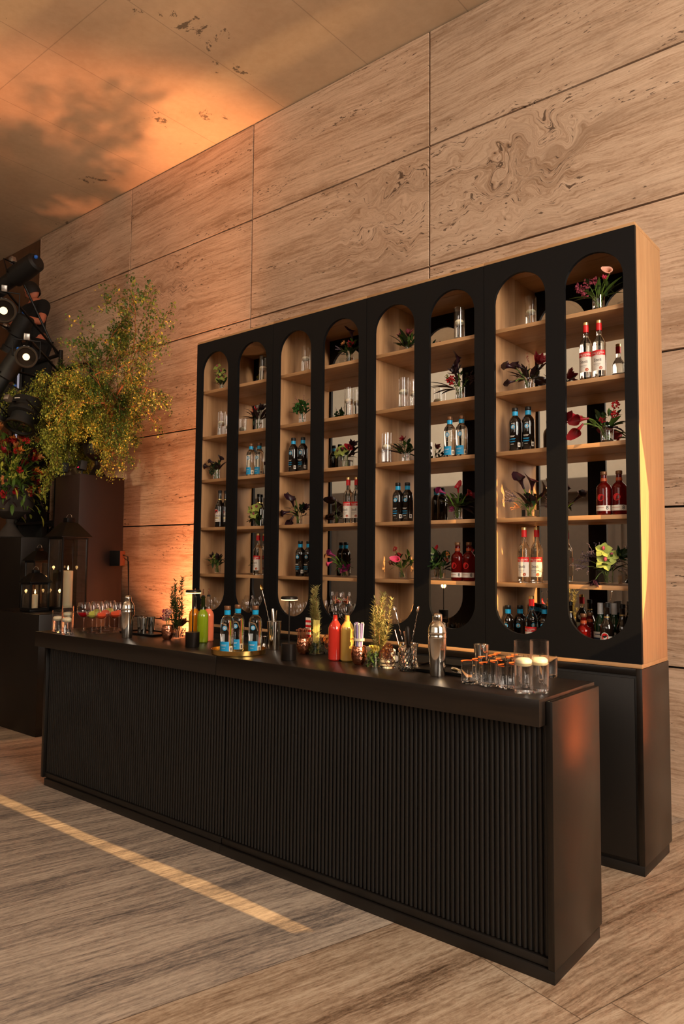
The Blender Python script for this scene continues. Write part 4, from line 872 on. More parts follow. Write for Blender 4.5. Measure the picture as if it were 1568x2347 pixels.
FA(3, 4, 790, -0.92, 'purple and peach callas leaning left', ('cyl', 0.028, 0.075), [('calla', 'calla_m', -.06, -.03, .15, .085, (-1, -.4, .5)), ('calla', 'peach', -.10, -.03, .14, .07, (-1, -.3, .2)), ('calla', 'calla_p', -.08, -.04, .11, .065, (-1, -.3, -.4)), ('rose', 'calla_m', .03, -.02, .07, .06), ('cluster', 'calla_m', .0, -.04, .05, .04)], LV('leaf_d', 5, .07, .04, .14, .05, .03, 10), 10)
FA(4, 0, 936, -0.86, 'dusky pink rose and green leaf bunch', ('cyl', 0.028, 0.06), [('rose', 'rose_p', -.03, -.03, .13, .06), ('rose', 'rose_p', .025, -.03, .135, .055), ('rose', 'calla_d', .0, -.01, .09, .07)], LV('leaf_d', 8, .08, .06, .20, .06, .035, 11), 11)
FA(4, 2, 930, -0.89, 'brown leafed bunch with a small red bloom', ('cyl', 0.027, 0.07), [('rose', 'calla_r', .0, -.03, .15, .05), ('spray', 'leaf_d', .0, -.02, .10, .07)], LV('leaf_d', 6, .10, .05, .16, .07, .03, 12) + LV('leaf_p', 5, .13, .10, .20, .09, .035, 13, a0=2.2, a1=4.2), 12)
FA(4, 4, 923, -0.93, 'bright pink calla with red blossoms', ('cyl', 0.028, 0.08), [('calla', 'calla_p', .01, -.05, .12, .07, (.1, -1, .3)), ('cluster', 'berry', -.05, -.02, .20, .035), ('cluster', 'berry', -.02, -.02, .16, .04), ('cluster', 'calla_r', -.085, -.02, .11, .035), ('rose', 'calla_r', -.025, -.03, .13, .045)], LV('leaf', 6, .10, .10, .17, .05, .018, 14), 14)
FA(5, 1, 1055, -0.93, 'tall black calla with red bloom and dark leaves', ('cyl', 0.030, 0.085), [('calla', 'calla_d', .0, -.02, .17, .10, (-.25, -.2, 1)), ('calla', 'calla_d', -.01, -.02, .23, .08, (.3, -.2, 1)), ('cluster', 'berry', -.04, -.04, .13, .06), ('rose', 'leaf_p', -.01, -.03, .17, .09), ('cluster', 'leaf_y', -.075, -.02, .15, .025), ('cluster', 'leaf_y', -.085, -.02, .17, .02), ('spray', 'leaf_p', .07, -.02, .12, .08)], LV('leaf_p', 7, .15, .10, .17, .08, .028, 15, a0=2.4, a1=4.2), 15)
FA(5, 3, 1050, -0.92, 'burgundy callas with broad green leaves', ('cyl', 0.030, 0.085), [('calla', 'calla_m', -.07, -.03, .17, .08, (-1, -.4, .5)), ('calla', 'calla_r', .02, -.03, .17, .07, (.1, -.3, 1)), ('calla', 'calla_r', .075, -.03, .15, .07, (1, -.5, .4)), ('cluster', 'calla_m', -.03, -.03, .07, .04)], LV('leaf', 5, .09, .09, .18, .06, .045, 16) + LV('leaf_p', 4, .10, .05, .12, .07, .05, 17, a0=-1, a1=.6), 16)
FA(5, 4, 1012, -0.92, 'large dark round leaf bouquet with red tip', ('cyl', 0.026, 0.075), [('rose', 'leaf_d', .0, -.03, .12, .13), ('rose', 'leaf_d', -.02, -.02, .10, .12), ('calla', 'calla_r', -.02, -.02, .17, .05, (-.2, -.2, 1)), ('cluster', 'orange_dry', .06, -.02, .17, .03)], LV('leaf_p', 6, .10, .05, .16, .06, .04, 18), 18)
FA(6, 1, 1213, -0.92, 'near-black callas with maroon leaves', ('cyl', 0.030, 0.075), [('calla', 'calla_d', -.07, -.03, .14, .10, (-1, -.3, .45)), ('calla', 'calla_d', -.02, -.03, .13, .08, (-.6, -.4, .4)), ('calla', 'calla_d', -.07, -.04, .06, .07, (-1, -.4, -.1)), ('rose', 'calla_r', .06, -.01, .15, .10), ('spike', 'calla_r', .0, .0, .16, .07)], LV('leaf_p', 7, .09, .12, .20, .07, .03, 19) + LV('leaf_d', 4, .10, .05, .09, .05, .03, 20), 19)
FA(6, 3, 1216, -0.93, 'tall black callas with grey berry sprays', ('sq', 0.042, 0.07), [('calla', 'calla_d', -.03, -.02, .17, .11, (-.3, -.3, 1)), ('calla', 'calla_d', .02, -.02, .16, .10, (.2, -.3, 1)), ('calla', 'calla_d', .08, -.02, .12, .10, (.6, -.3, .7)), ('spray', 'lav', -.07, -.03, .12, .09), ('spray', 'lav', -.09, -.02, .10, .08), ('spray', 'orange_dry', -.05, -.03, .06, .06)], LV('leaf_p', 5, .07, .12, .20, .07, .03, 21), 21)
FA(7, 0, 1372, -0.96, 'dusty pink blooms with one blush calla', ('cyl', 0.034, 0.08), [('cluster', 'rose_p', -.09, -.03, .13, .05), ('cluster', 'rose_p', -.05, -.03, .155, .055), ('cluster', 'rose_p', -.015, -.03, .155, .055), ('cluster', 'rose_p', -.065, -.03, .10, .045), ('rose', 'calla_p', .045, -.03, .155, .04), ('calla', 'calla_b', .08, -.05, .175, .065, (.2, -1, .2)), ('rose', 'rose_p', -.10, -.02, .15, .04)], LV('leaf', 8, .12, .09, .17, .06, .022, 22), 22)
FA(7, 2, 1392, -0.96, 'arching wine red callas with veined dark leaf', ('cyl', 0.034, 0.09), [('calla', 'calla_r', -.13, -.02, .155, .10, (-1, -.4, .15)), ('calla', 'calla_r', -.09, -.03, .14, .10, (-.8, -.5, -.1)), ('calla', 'calla_r', -.12, -.04, .11, .10, (-.5, -.5, -.8)), ('cluster', 'calla_r', -.02, -.02, .125, .04), ('cluster', 'berry', .055, -.02, .20, .045), ('cluster', 'berry', .055, -.03, .145, .045)], LV('leaf', 7, .09, .11, .15, .05, .04, 23, a0=-1, a1=3) + LV('leaf_p', 4, .08, .04, .08, .08, .05, 24, a0=-1.4, a1=1), 23)
FA(7, 4, 1396, -0.945, 'lime orchid with grey lavender in a rectangular glass', ('rect', 0.062, 0.08), [('orchid', 'orchid', -.01, -.05, .19, .085), ('orchid', 'orchid', .0, -.05, .13, .10), ('orchid', 'orchid', .03, -.04, .16, .07), ('spray', 'lav', -.09, -.02, .13, .10, (-1, 0, .3)), ('spray', 'lav', -.06, -.02, .15, .09, (-1, 0, .6)), ('spray', 'lav', -.11, -.02, .10, .09, (-1, 0, -.3)), ('spray', 'lav', -.04, -.02, .14, .09, (-.4, 0, .8)), ('rose', 'leaf_d', .06, -.01, .15, .09), ('rose', 'calla_d', -.06, -.04, .03, .07, (-.2, -.2, -1))], LV('leaf_d', 4, .08, .08, .14, .05, .035, 25), 25)

# ------------------------------------------------------------------ things on the bar
ZB_ = BT + 0.0006
def bp(u, v): p = at(u, v, z=BT); return Vector((p.x, p.y, ZB_))
def off(p, dx, dy): return Vector((p.x + dx, p.y + dy, p.z))
# left end: candles
G_CB = 'candle cylinder vases at the left end of the bar'
place('vb_tall', candle_vase(0.155, 0.036, 0.60), off(bp(122, 1450), 0, 0.03), 0, 'clear cylinder vase with floating candle, leftmost at the left end of the bar', G_CB)
place('vb_tall', None, off(bp(137, 1453), 0.035, 0.03), 0.3, 'clear cylinder vase with floating candle, front middle at the left end of the bar', G_CB)
place('vb_tall', None, off(bp(143, 1444), 0.0, 0.04), 0.6, 'taller cylinder vase with floating candle behind two others, left end of the bar', G_CB, 1.12)
# wine glasses with drinks
drinks = [(191, 1447, 'red', 'crimson drink, leftmost of the group'), (211, 1450, 'green', 'pale green drink, second from left in front'), (231, 1452, 'orange', 'orange slice, front centre of the group'),
          (221, 1443, 'green', 'pale drink, behind the first glasses'), (240, 1445, 'orange', 'orange slice, middle of the back row'), (262, 1449, 'orange', 'orange slice, beside the steel shaker'),
          (250, 1440, 'green', 'pale drink, rear of the group'), (272, 1445, 'orange', 'orange slice, half behind the steel shaker')]
for u, v, k, d in drinks: place('wine_' + k, wine(k), bp(u, v), 0, f'stemmed glass with {d}', 'stemmed glasses with drinks at the left of the bar')
G_SH = 'steel cocktail shakers'
place('shaker', shaker, off(bp(291, 1462), 0, 0.0), 0, 'tall steel cocktail shaker beside the stemmed glasses at left', G_SH)
place('shaker', None, bp(1003, 1549), 0, 'large steel cocktail shaker near the rocks glasses on the right', G_SH, 1.03)
def tray_flat(label, loc, sx, sy, m_='black_metal', rz=0):
    t = thing('serving_tray', label, 'tray', loc, rz, 'flat black trays on the bar')
    MB().box(-sx, sx, -sy, sy, 0, 0.006).build('tray_base', m_, t, bevel=0.002); r = MB()
    for s_ in (-1, 1): r.box(s_ * sx - 0.003, s_ * sx + 0.003, -sy, sy, 0.0062, 0.014); r.box(-sx + .003, sx - .003, s_ * sy - 0.003, s_ * sy + 0.003, 0.0062, 0.014)
    r.build('rim', m_, t, bevel=0.001); return t
tray_flat('flat black tray behind the left copper mug', (-4.33, -1.855, ZB_), 0.19, 0.10)
tray_flat('flat black tray behind the large shaker at right', (-1.86, -1.90, ZB_), 0.20, 0.11)
def jigger(label, loc, h=0.11, m_='steel', g=None):
    t = thing('jigger', label, 'jigger', loc, 0, g)
    MB().lathe([(0, 0.002), (0.021, 0.0), (0.0215, 0.001), (0.007, h * .42), (0.007, h * .46), (0.0185, h), (0.0178, h), (0.006, h * .50), (0, h * .5)], 26).build('double_cup', m_, t)
    return t
def tincup(h=0.17, r=0.043):
    def f():
        t = mk_root('steel_tin', 'tin'); MB().lathe([(0, 0.003), (r * .70, 0.0), (r * .72, 0.004), (r * 0.98, h - .004), (r, h), (r * .97, h), (r * .70, 0.006), (0, 0.006)], 36).build('tin_cup', 'steel', t)
        return t
    return f
G_TT = 'steel cups on the left tray'
for x_, y_, d in [(-4.43, -1.845, 'left front'), (-4.35, -1.88, 'right front'), (-4.37, -1.80, 'rear')]:
    place('smalltin', tincup(0.105, 0.028), Vector((x_, y_, ZB_ + 0.0066)), 0, f'small steel cup on the left tray, {d}', G_TT)
# copper mugs and what stands in them
G_MG = 'hammered copper mugs'
P1 = off(bp(378, 1466), 0, 0.02); P2 = off(bp(690, 1500), 0, 0.02); P3 = off(bp(817, 1524), 0, 0.02)
place('mug', mug, P1, 0, 'hammered copper mug holding pink flowers, left of the green cordial', G_MG)
place('mug', None, P2, 0, 'hammered copper mug holding brown picks, behind the middle lamp', G_MG, 0.98)
place('mug', None, P3, 0, 'hammered copper mug holding paper straws, beside the yellow cordial', G_MG, 1.0)
rn = random.Random(5)
t = thing('pink_statice_bunch', 'pink and white small flower bunch in the leftmost copper mug', 'flowers', off(P1, 0, 0) + Vector((0, 0, 0.012)))
mb = MB()
for k in range(5): cluster(mb, (rn.uniform(-.03, .02), rn.uniform(-.015, .015), rn.uniform(.115, .175)), 0.022, 40, 0.0035, rn)
mb.build('pink_blossoms', 'calla_b', t); mb = MB()
for k in range(5): cluster(mb, (rn.uniform(-.04, .0), rn.uniform(-.015, .015), rn.uniform(.12, .17)), 0.02, 30, 0.0035, rn)
mb.build('mauve_blossoms', 'rose_p', t); mb = MB()
for k in range(8): mb.tube([(rn.uniform(-.01, .01), rn.uniform(-.01, .01), 0), (rn.uniform(-.03, .02), rn.uniform(-.01, .01), .13)], .0012, 4)
mb.build('stems', 'stem', t)
def sticks(label, loc, n, m_, ln, r_, sp, name='paper_straw_bunch', cat='straws', part='straw', head=None):
    t = thing(name, label, cat, loc)
    for k in range(n):
        a = 2.4 * k; q = 0.016 * math.sqrt(k / n); dx, dy = q * math.cos(a), q * math.sin(a)
        mm = m_[k % len(m_)]; p0 = (dx * .7, dy * .7, 0.0); p1 = (dx * sp, dy * sp, ln * (0.94 + 0.06 * rn.random()))
        b = MB().tube([p0, p1], r_, 8)
        if head: b.ball(p1, head, 6)
        b.build(part, mm, t)
    return t
sticks('bunch of white and lilac paper straws tied with a band, in the copper mug', P3 + Vector((0, 0, 0.014)), 26, ['straw_w', 'straw_p'], 0.198, 0.0028, 1.65)
t = thing('straw_band', 'beige ribbon band with bow round the paper straws', 'ribbon', P3 + Vector((0, 0, 0.118)))
MB().lathe([(0.0265, 0), (0.028, 0.001), (0.028, 0.013), (0.0265, 0.014)], 24).build('band', 'cream', t)
b = MB(); b.leaf((-.026, -.01, .006), (-1, -.3, .6), .024, .018, .5); b.leaf((-.026, -.01, .006), (-1, -.4, -.6), .024, .018, -.5); b.build('bow', 'orange_dry', t)
sticks('brown twisted cocktail picks standing in the middle copper mug', P2 + Vector((-0.008, 0, 0.014)), 22, ['brown_pick'], 0.125, 0.0016, 2.2, 'cocktail_picks', 'picks', 'pick', 0.0055)
t = thing('striped_straw_packet', 'red and white striped straws behind the brown picks', 'straws', P2 + Vector((0.0, 0.06, 0.0)))
for k in range(5):
    b = MB(); x = -0.036 + 0.0075 * k
    for j in range(14): b.tube([(x, 0, 0.008 + j * .0135), (x, 0, 0.008 + (j + 1) * .0135)], .0036, 8, j % 2)
    b.build('striped_straw', ['red', 'straw_w'], t)
MB().lathe([(0, 0), (.03, 0), (.03, .09), (.028, .09), (.028, .004), (0, .004)], 20).build('holder_cup', 'steel_b', t, loc=(-.02, 0, 0))
t = thing('pale_yellow_straws', 'pale yellow straws standing in a clear glass beside the rosemary', 'straws', P2 + Vector((0.062, 0.035, 0)))
for k in range(6): MB().tube([(-.018 + .0072 * k, 0, .006), (-.018 + .0072 * k, 0.002, .19)], .0036, 8).build('straw', 'straw_y', t)
MB().lathe([(0, 0), (.028, 0), (.03, .1), (.0285, .1), (.0265, .004), (0, .004)], 20).build('glass_tumbler', 'glass', t)
# cordless lamps
G_LP = 'cordless table lamps'
L1 = bp(430, 1484); L2 = bp(651, 1514); L1 = off(L1, .0, .035); L2 = off(L2, 0, .035)
place('lamp', table_lamp, L1, 0, 'slim dark table lamp beside the green cordial, left part of the bar', G_LP, 1.0)
place('lamp', None, L2, 0, 'slim dark table lamp in the middle of the bar beside the copper mug', G_LP, 0.98)
point('lamp_glow_a', (L1.x, L1.y, L1.z + 0.300), 0.30, (1, 0.6, 0.25), 0.02); point('lamp_glow_b', (L2.x, L2.y, L2.z + 0.292), 0.30, (1, 0.6, 0.25), 0.02)
# cordials
G_CO = 'cordial bottles with copper pourers'
place('co_o', cordial('syr_orange', 'winglass', 0.0), off(bp(439, 1470), 0, .02), 0, 'orange cordial bottle with copper pourer, behind the left lamp', G_CO, 1.0)
place('co_g', cordial('syr_green', 'olive_glass', 0.0), off(bp(458, 1473), 0, .02), 0, 'bright green cordial bottle with copper pourer', G_CO, 1.0)
place('co_p', cordial('syr_pink', 'winglass', 0.0), off(bp(471, 1470), 0, .02), 0, 'peach pink cordial bottle right of the green one', G_CO, 1.0)
place('co_r', cordial('syr_red', 'winglass', 0.212), off(bp(762, 1514), 0, .02), 0, 'red cordial bottle with copper pourer, centre of the bar', G_CO, 1.0)
place('co_y', cordial('syr_yellow', 'winglass', 0.209), off(bp(790, 1516), 0, .02), 0, 'cloudy yellow cordial bottle right of the red one', G_CO, 1.0)
# brass tray with spirit bottles
tc = at(547, 1497, z=BT); TCX = Vector((tc.x, tc.y + 0.10, ZB_)); tf_ = at(547, 1506, z=BT); vd = Vector((tf_.x - CP.x, tf_.y - CP.y, 0)).normalized(); TCX = Vector((tf_.x, tf_.y, ZB_)) + vd * 0.153
t = thing('round_tray', 'round brass tray carrying three blue-necked bottles', 'tray', TCX)
MB().lathe([(0, 0), (0.150, 0.0), (0.151, 0.004), (0, 0.004)], 64).build('tray_base', 'brass', t)
MB().lathe([(0.149, 0.0042), (0.1525, 0.0042), (0.1525, 0.028), (0.149, 0.028), (0.149, 0.0045)], 64).build('rim', 'brass', t)
G_B3 = 'clear blue-necked bottles on the brass tray'
er = Vector((CR.x, CR.y, 0)).normalized()
for o1, o2, d in [(-.066, -.050, 'front left on the brass tray'), (-.008, .075, 'rear on the brass tray'), (.090, -.015, 'right on the brass tray')]:
    p = TCX + er * o1 + vd * o2; p.z = ZB_ + 0.0048
    place('agave_clear', None, p, 0.35, f'clear spirit bottle with blue neck band, {d}', G_B3)
# steel tin with bar spoon and straws
T1 = off(bp(622, 1490), 0, .02)
place('bigtin', tincup(0.165, 0.043), T1, 0, 'tall steel mixing tin with bar spoon, right of the brass tray', 'tall steel mixing tins')
def bar_spoon(label, p0, p1, fork=False):
    t = thing('bar_spoon', label, 'spoon', p0); d = Vector(p1) - Vector(p0); n = 60; b = MB(); u, w_, dn = basis(d); pts = []
    for i in range(n + 1):
        q = i / n; a = q * 60; pts.append(d * q + (u * math.cos(a) + w_ * math.sin(a)) * (0.0009 if q < .9 else 0))
    b.tube(pts, 0.0021, 7); b.build('twisted_shaft', 'steel', t)
    c = MB(); c.X = Matrix.Translation(d) @ dn.to_track_quat('Z', 'Y').to_matrix().to_4x4()
    c.ball((0, 0, 0.014), 0.0125, 12, 0, (1, 0.35, 1.5)); c.build('spoon_bowl', 'brass' if not fork else 'steel', t); return t
bar_spoon('twisted bar spoon leaning in the tall steel tin', (T1.x + .012, T1.y, T1.z + .012), at(601, 1352, y=T1.y))
t = thing('steel_muddler', 'steel muddler handle leaning in the tall steel tin', 'muddler', (T1.x - .004, T1.y + .012, T1.z + .014))
MB().tube([(0, 0, 0), (-.012, 0, .14), (-.02, 0, .205), (-.0215, 0, .222)], [.007, .0095, .0105, .007], 14).build('handle', 'steel_b', t)
t = thing('metal_straws', 'two thin metal straws in the tall steel tin', 'straws', (T1.x + .006, T1.y - .008, T1.z + .012))
for k in range(2): MB().tube([(.0 + .008 * k, 0, 0), (.022 - .004 * k, 0, .218 - .006 * k)], .0022, 8).build('straw', 'steel', t)
jigger('small double jigger between brass tray and steel tin', off(bp(605, 1487), 0, .0) , 0.072, g='bar jiggers')
# rosemary bunches
def herb_bunch(label, loc, n, ht, spread, lean, seed, m_='herb', nl=60, cup=True):
    rnd = random.Random(seed); t = thing('rosemary_bunch', label, 'herbs', loc, 0, 'rosemary bunches on the bar')
    for k in range(n):
        b = MB(); a = rnd.random() * 6.28; q = rnd.random() ** .5; h = ht * (1 - 0.55 * rnd.random() * (k > 1))
        nl2 = int(nl * 1.5); rosemary(b, (q * .012 * math.cos(a), q * .012 * math.sin(a), .006), (q * spread * math.cos(a) + lean * h, q * spread * .7 * math.sin(a), h), k, nl2, rnd, 0)
        b.build('sprig', [m_, 'twig'], t)
    if cup: MB().lathe([(0, 0), (.026, 0), (.029, .092), (.0275, .092), (.0245, .006), (0, .006)], 22).build('glass_tumbler', 'glass', t)
    return t
herb_bunch('tall rosemary sprigs beside the leftmost copper mug', off(bp(397, 1464), 0, .03), 11, 0.40, .06, -.02, 1, 'herb_shaded', 90)
herb_bunch('rosemary sprigs in a glass behind the middle lamp, right of yellow straws', off(bp(712, 1496), 0, .05), 12, 0.37, .045, -.08, 2, 'herb', 80)
herb_bunch('rosemary sprigs beside the paper straws and yellow cordial', off(bp(843, 1524), 0, .07), 14, 0.355, .10, .02, 3, 'herb', 80)
# glasses of garnish
def garnish_glass(label, loc, fill, name, top=None, seed=1):
    rnd = random.Random(seed); t = thing(name, label, 'garnish', loc, 0, 'square garnish glasses')
    r, h = .036, .078; v = MB()
    v.prism([(r * math.cos(a) * (1 + .12 * abs(math.sin(2 * a))), r * math.sin(a) * (1 + .12 * abs(math.sin(2 * a)))) for a in [2 * PI * k / 24 for k in range(24)]], 0, 0.011)
    v.build('thick_base', 'cut_glass', t)
    MB().lathe([(r, .0112), (r * 1.03, h), (r * 1.0, h), (r * .97, .0112)], 24).build('tumbler', 'glass', t)
    if fill == 'leaves':
        b = MB()
        for k in range(170):
            a = rnd.random() * 6.28; q = rnd.random() ** .5 * .029; b.leaf((q * math.cos(a), q * math.sin(a), .016 + .056 * rnd.random()), (rnd.gauss(0, 1), rnd.gauss(0, 1), rnd.gauss(0, .6)), .020, .014, .3, seg=2)
        b.build('mint_leaves', 'leaf', t)
        if top:
            for k in range(6):
                b = MB(); b.X = Matrix.Translation((-.02 + .0085 * k, -.004 + .003 * (k % 2), .084)) @ Matrix.Rotation(1.2 + .1 * k, 4, 'Y')
                b.lathe([(.008, -.001), (.019, -.001), (.019, .001), (.008, .001)], 16, a0=0, a1=PI); b.build('lemon_peel', 'lemon', t)
    if fill == 'wheels':
        for k in range(10):
            b = MB(); p = (rnd.uniform(-.016, .016), rnd.uniform(-.012, .012), .032 + .0085 * k)
            b.X = Matrix.Translation(p) @ Matrix.Rotation(rnd.uniform(.6, 1.5), 4, 'Y') @ Matrix.Rotation(rnd.uniform(-.8, .8), 4, 'X') if k < 6 else Matrix.Translation((rnd.uniform(-.02, .02), -.01 - .004 * (k % 3), .05 + .011 * (k - 5))) @ Matrix.Rotation(rnd.uniform(-.6, .6), 4, 'Y') @ Matrix.Rotation(1.35, 4, 'X')
            R_ = .0245 if k < 6 else .027
            b.lathe([(R_ - .003, -.0014), (R_, -.0014), (R_, .0014), (R_ - .003, .0014), (R_ - .003, -.0014)], 22, mi=1)
            for j in range(9):
                a = 2 * PI * j / 9; b.add([(.002 * math.cos(a), .002 * math.sin(a), 0), ((R_ - .003) * math.cos(a - .06), (R_ - .003) * math.sin(a - .06), 0), ((R_ - .003) * math.cos(a + .06), (R_ - .003) * math.sin(a + .06), 0)], [(0, 1, 2)], 1)
                b.add([(.006 * math.cos(a + .35), .006 * math.sin(a + .35), .0003), ((R_ - .004) * math.cos(a + .14), (R_ - .004) * math.sin(a + .14), .0003), ((R_ - .004) * math.cos(a + .5), (R_ - .004) * math.sin(a + .5), .0003)], [(0, 1, 2)], 0 if j % 3 else 1)
            b.build('dried_orange_wheel', ['orange_dry', 'rind_and_glow'], t, smooth=False)
    return t
garnish_glass('clear glass packed with mint leaves, left of the red cordial', off(bp(724, 1500), 0, .0), 'leaves', 'mint_glass', None, 3)
garnish_glass('clear glass of mint leaves topped with lemon peel, beside the dried oranges', off(bp(851, 1528), 0, .02), 'leaves', 'mint_glass', True, 4)
garnish_glass('clear glass full of dried orange wheels', off(bp(884, 1531), 0, .02), 'wheels', 'dried_orange_glass', None, 5)
garnish_glass('glass of dried citrus wheels half hidden behind the red cordial', off(bp(741, 1500), .01, .05), 'wheels', 'dried_orange_glass', None, 6)
t = thing('succulent_pot', 'small reddish succulent rosette in a glass beside the orange cordial', 'plant', off(bp(411, 1462), 0, .02))
b = MB(); rosette(b, (0, 0, .075), (0, -.3, 1), .085, 26, 0, 1.1); b.build('rosette_leaves', 'terra', t)
MB().lathe([(0, 0), (.024, 0), (.027, .062), (.0255, .062), (.022, .008), (0, .008)], 22).build('glass_tumbler', 'glass', t)
b = MB()
for k in range(40): b.leaf((rn.uniform(-.014, .014), rn.uniform(-.014, .014), .012 + .04 * rn.random()), (rn.gauss(0, 1), rn.gauss(0, 1), rn.gauss(0, .6)), .016, .009, .2, seg=2)
b.build('green_leaves', 'leaf_d', t)
# cut mixing glass with tools
MX = off(bp(926, 1539), 0, .03); t = thing('mixing_glass', 'cut crystal mixing glass holding bar tools, left of the large shaker', 'glass', MX)
v = MB(); n = 36; rows = 9; vs = []; fs = []
for j in range(rows + 1):
    for i in range(n):
        rr = .0425 + (.0018 if (i + j) % 2 else -.0012) * (0 if j > rows - 2 else 1); a = 2 * PI * i / n; vs.append((rr * math.cos(a), rr * math.sin(a), .004 + .128 * j / rows))
for j in range(rows):
    for i in range(n): fs.append((j * n + i, j * n + (i + 1) % n, (j + 1) * n + (i + 1) % n, (j + 1) * n + i))
v.add(vs, fs); v.lathe([(.0415, .132), (.0385, .132), (.0375, .022), (0, .018)], n); v.lathe([(0, .0), (.040, .0), (.0425, .004)], n); v.build('cut_body', 'cut_glass', t, smooth=False)
def tool(label, name, cat, dx, dy, tip, parts):
    t = thing(name, label, cat, MX + Vector((dx, dy, 0.024))); d = Vector(tip) - (MX + Vector((dx, dy, .024))); parts(t, d); return t
bar_spoon('bar spoon with bright tip leaning left in the mixing glass', (MX.x + .006, MX.y, MX.z + .026), at(907, 1402, y=MX.y), True)
bar_spoon('bar spoon with teardrop end leaning right in the mixing glass', (MX.x - .006, MX.y + .010, MX.z + .026), at(957, 1404, y=MX.y + .010), True)
tool('dark wooden muddler standing in the mixing glass', 'muddler', 'muddler', .004, .016, at(934, 1436, y=MX.y + .016), lambda t, d: MB().tube([(0, 0, 0), d * .6, d * .93, d], [.010, .011, .0115, .006], 16).build('handle', 'lamp_metal', t))
tool('copper straw leaning left in the mixing glass', 'copper_straw', 'straw', -.01, -.012, at(905, 1444, y=MX.y - .012), lambda t, d: MB().tube([(0, 0, 0), d], .003, 10).build('tube', 'copper_pl', t))
tool('slim tweezers standing upright in the mixing glass', 'tweezers', 'tweezers', .0, .0, at(926, 1446, y=MX.y), lambda t, d: (MB().tube([(0, 0, 0), d], .0022, 8).build('arm', 'steel', t), MB().tube([(.006, 0, 0), d + Vector((.003, 0, 0))], .0022, 8).build('arm', 'steel', t)))
jigger('tall double jigger behind the mixing glass', off(bp(951, 1530), 0, .0) + Vector((0, 0, .0)), 0.118, g='bar jiggers')
place('goldtin', lambda: tincup(.13, .036)(), Vector((-1.98, -1.86, ZB_ + .0065)), 0, 'steel cup on the right tray, left of the large shaker', 'steel cups on the right tray')
place('goldtin', None, Vector((-1.72, -1.865, ZB_ + .0065)), 0, 'steel cup on the right tray, half hidden behind the large shaker', 'steel cups on the right tray')
t = thing('hawthorne_strainer', 'shiny coiled cocktail strainer lying on the right tray', 'strainer', (-1.735, -1.975, ZB_ + .0085), 2.6)
MB().lathe([(0, 0), (.036, 0), (.038, .001), (.036, .003), (0, .003)], 30).build('plate', 'steel', t); b = MB(); pts = [((.036 + .004 * math.cos(a * 24)) * math.cos(a), (.036 + .004 * math.cos(a * 24)) * math.sin(a), .008 + .004 * math.sin(a * 24)) for a in [PI * 1.5 * k / 360 for k in range(361)]]
b.tube(pts, .0009, 4); b.build('coil', 'steel', t); MB().tube([(.036, 0, .003), (.09, 0, .008), (.135, 0, .006)], [.008, .007, .009], 10).build('handle', 'steel', t)
t = thing('business_card_holder', 'small pale card block standing behind the dried oranges', 'card', off(bp(905, 1520), .0, .06)); MB().box(-.018, .018, -.008, .008, 0, .05).build('card', 'cream', t, bevel=.001); MB().box(-.022, .022, -.012, .012, -.0005, .006).build('holder', 'steel_b', t)
# rocks glasses
names = ['first', 'second', 'third', 'fourth', 'fifth']
for r_ in range(5):
    for c in range(3):
        if r_ == 4 and c == 2: continue
        x = -1.625 + c * 0.089 + (r_ % 2) * 0.012 - 0.004 * r_; y = -2.135 + r_ * 0.082
        place('rocks', rocks(True), (x, y, ZB_), rn.uniform(-.3, .3), f'chilli-rimmed rocks glass, {["left", "middle", "right"][c]} of the {names[r_]} row from the front', 'chilli-rimmed rocks glasses')
place('rocks_plain', rocks(False), off(bp(1252, 1553), .0, .03), 0, 'single empty rocks glass behind the right candle vase', None)
G_CR = 'tall candle vases at the right end of the bar'
place('vc_tall', candle_vase(0.208, 0.038, 0.58), off(bp(1193, 1591), 0, .03), 0, 'tall cylinder vase with floating candle, left one at the right end of the bar', G_CR)
place('vc_tall', None, off(bp(1230, 1589), 0, .03), .4, 'tall cylinder vase with floating candle, right one at the right end of the bar', G_CR)
# folded towels on the back of the bar (seen in the mirror)
t = thing('folded_towels', 'two folded white towels at the back edge of the bar', 'towel', (-2.33, -1.86, ZB_))
MB().box(-.10, .10, -.05, .05, 0, .035).build('lower_towel', 'towel', t, bevel=.012); MB().box(-.09, .09, -.045, .045, .0355, .07).build('upper_towel', 'towel', t, bevel=.014)

# ------------------------------------------------------------------ plinth block, lanterns, pedestals
t = thing('plinth_block', 'low dark brown block left of the bar carrying lanterns', 'block', (-6.29, -1.6, 0)); ZK = 1.075
MB().box(-1.0, 0, 0, .66, 0, ZK).build('body', 'dark_block', t, bevel=.003)
MB().box(-.96, -.03, .03, .62, ZK + .0003, ZK + .004).build('top_mat', 'dark_block', t)
def pillar_candle(label, loc, h, r):
    t = thing('pillar_candle', label, 'candle', loc, 0, 'white pillar candles inside lanterns')
    MB().lathe([(0, 0), (r, 0), (r, h - .004), (r * .93, h), (r * .6, h - .003), (0, h - .005)], 28).build('wax', 'wax', t)
    MB().tube([(0, 0, h - .006), (.001, 0, h + .008)], .0012, 6).build('wick', 'wick', t)
    MB().lathe([(0, h + .004), (.0045, h + .010), (.0065, h + .018), (.0045, h + .032), (.0015, h + .045), (0, h + .05)], 12).build('flame', 'flame', t)
    point('candle_glow', (loc[0], loc[1], loc[2] + h + .03), .22, (1, .55, .2), .012); return t
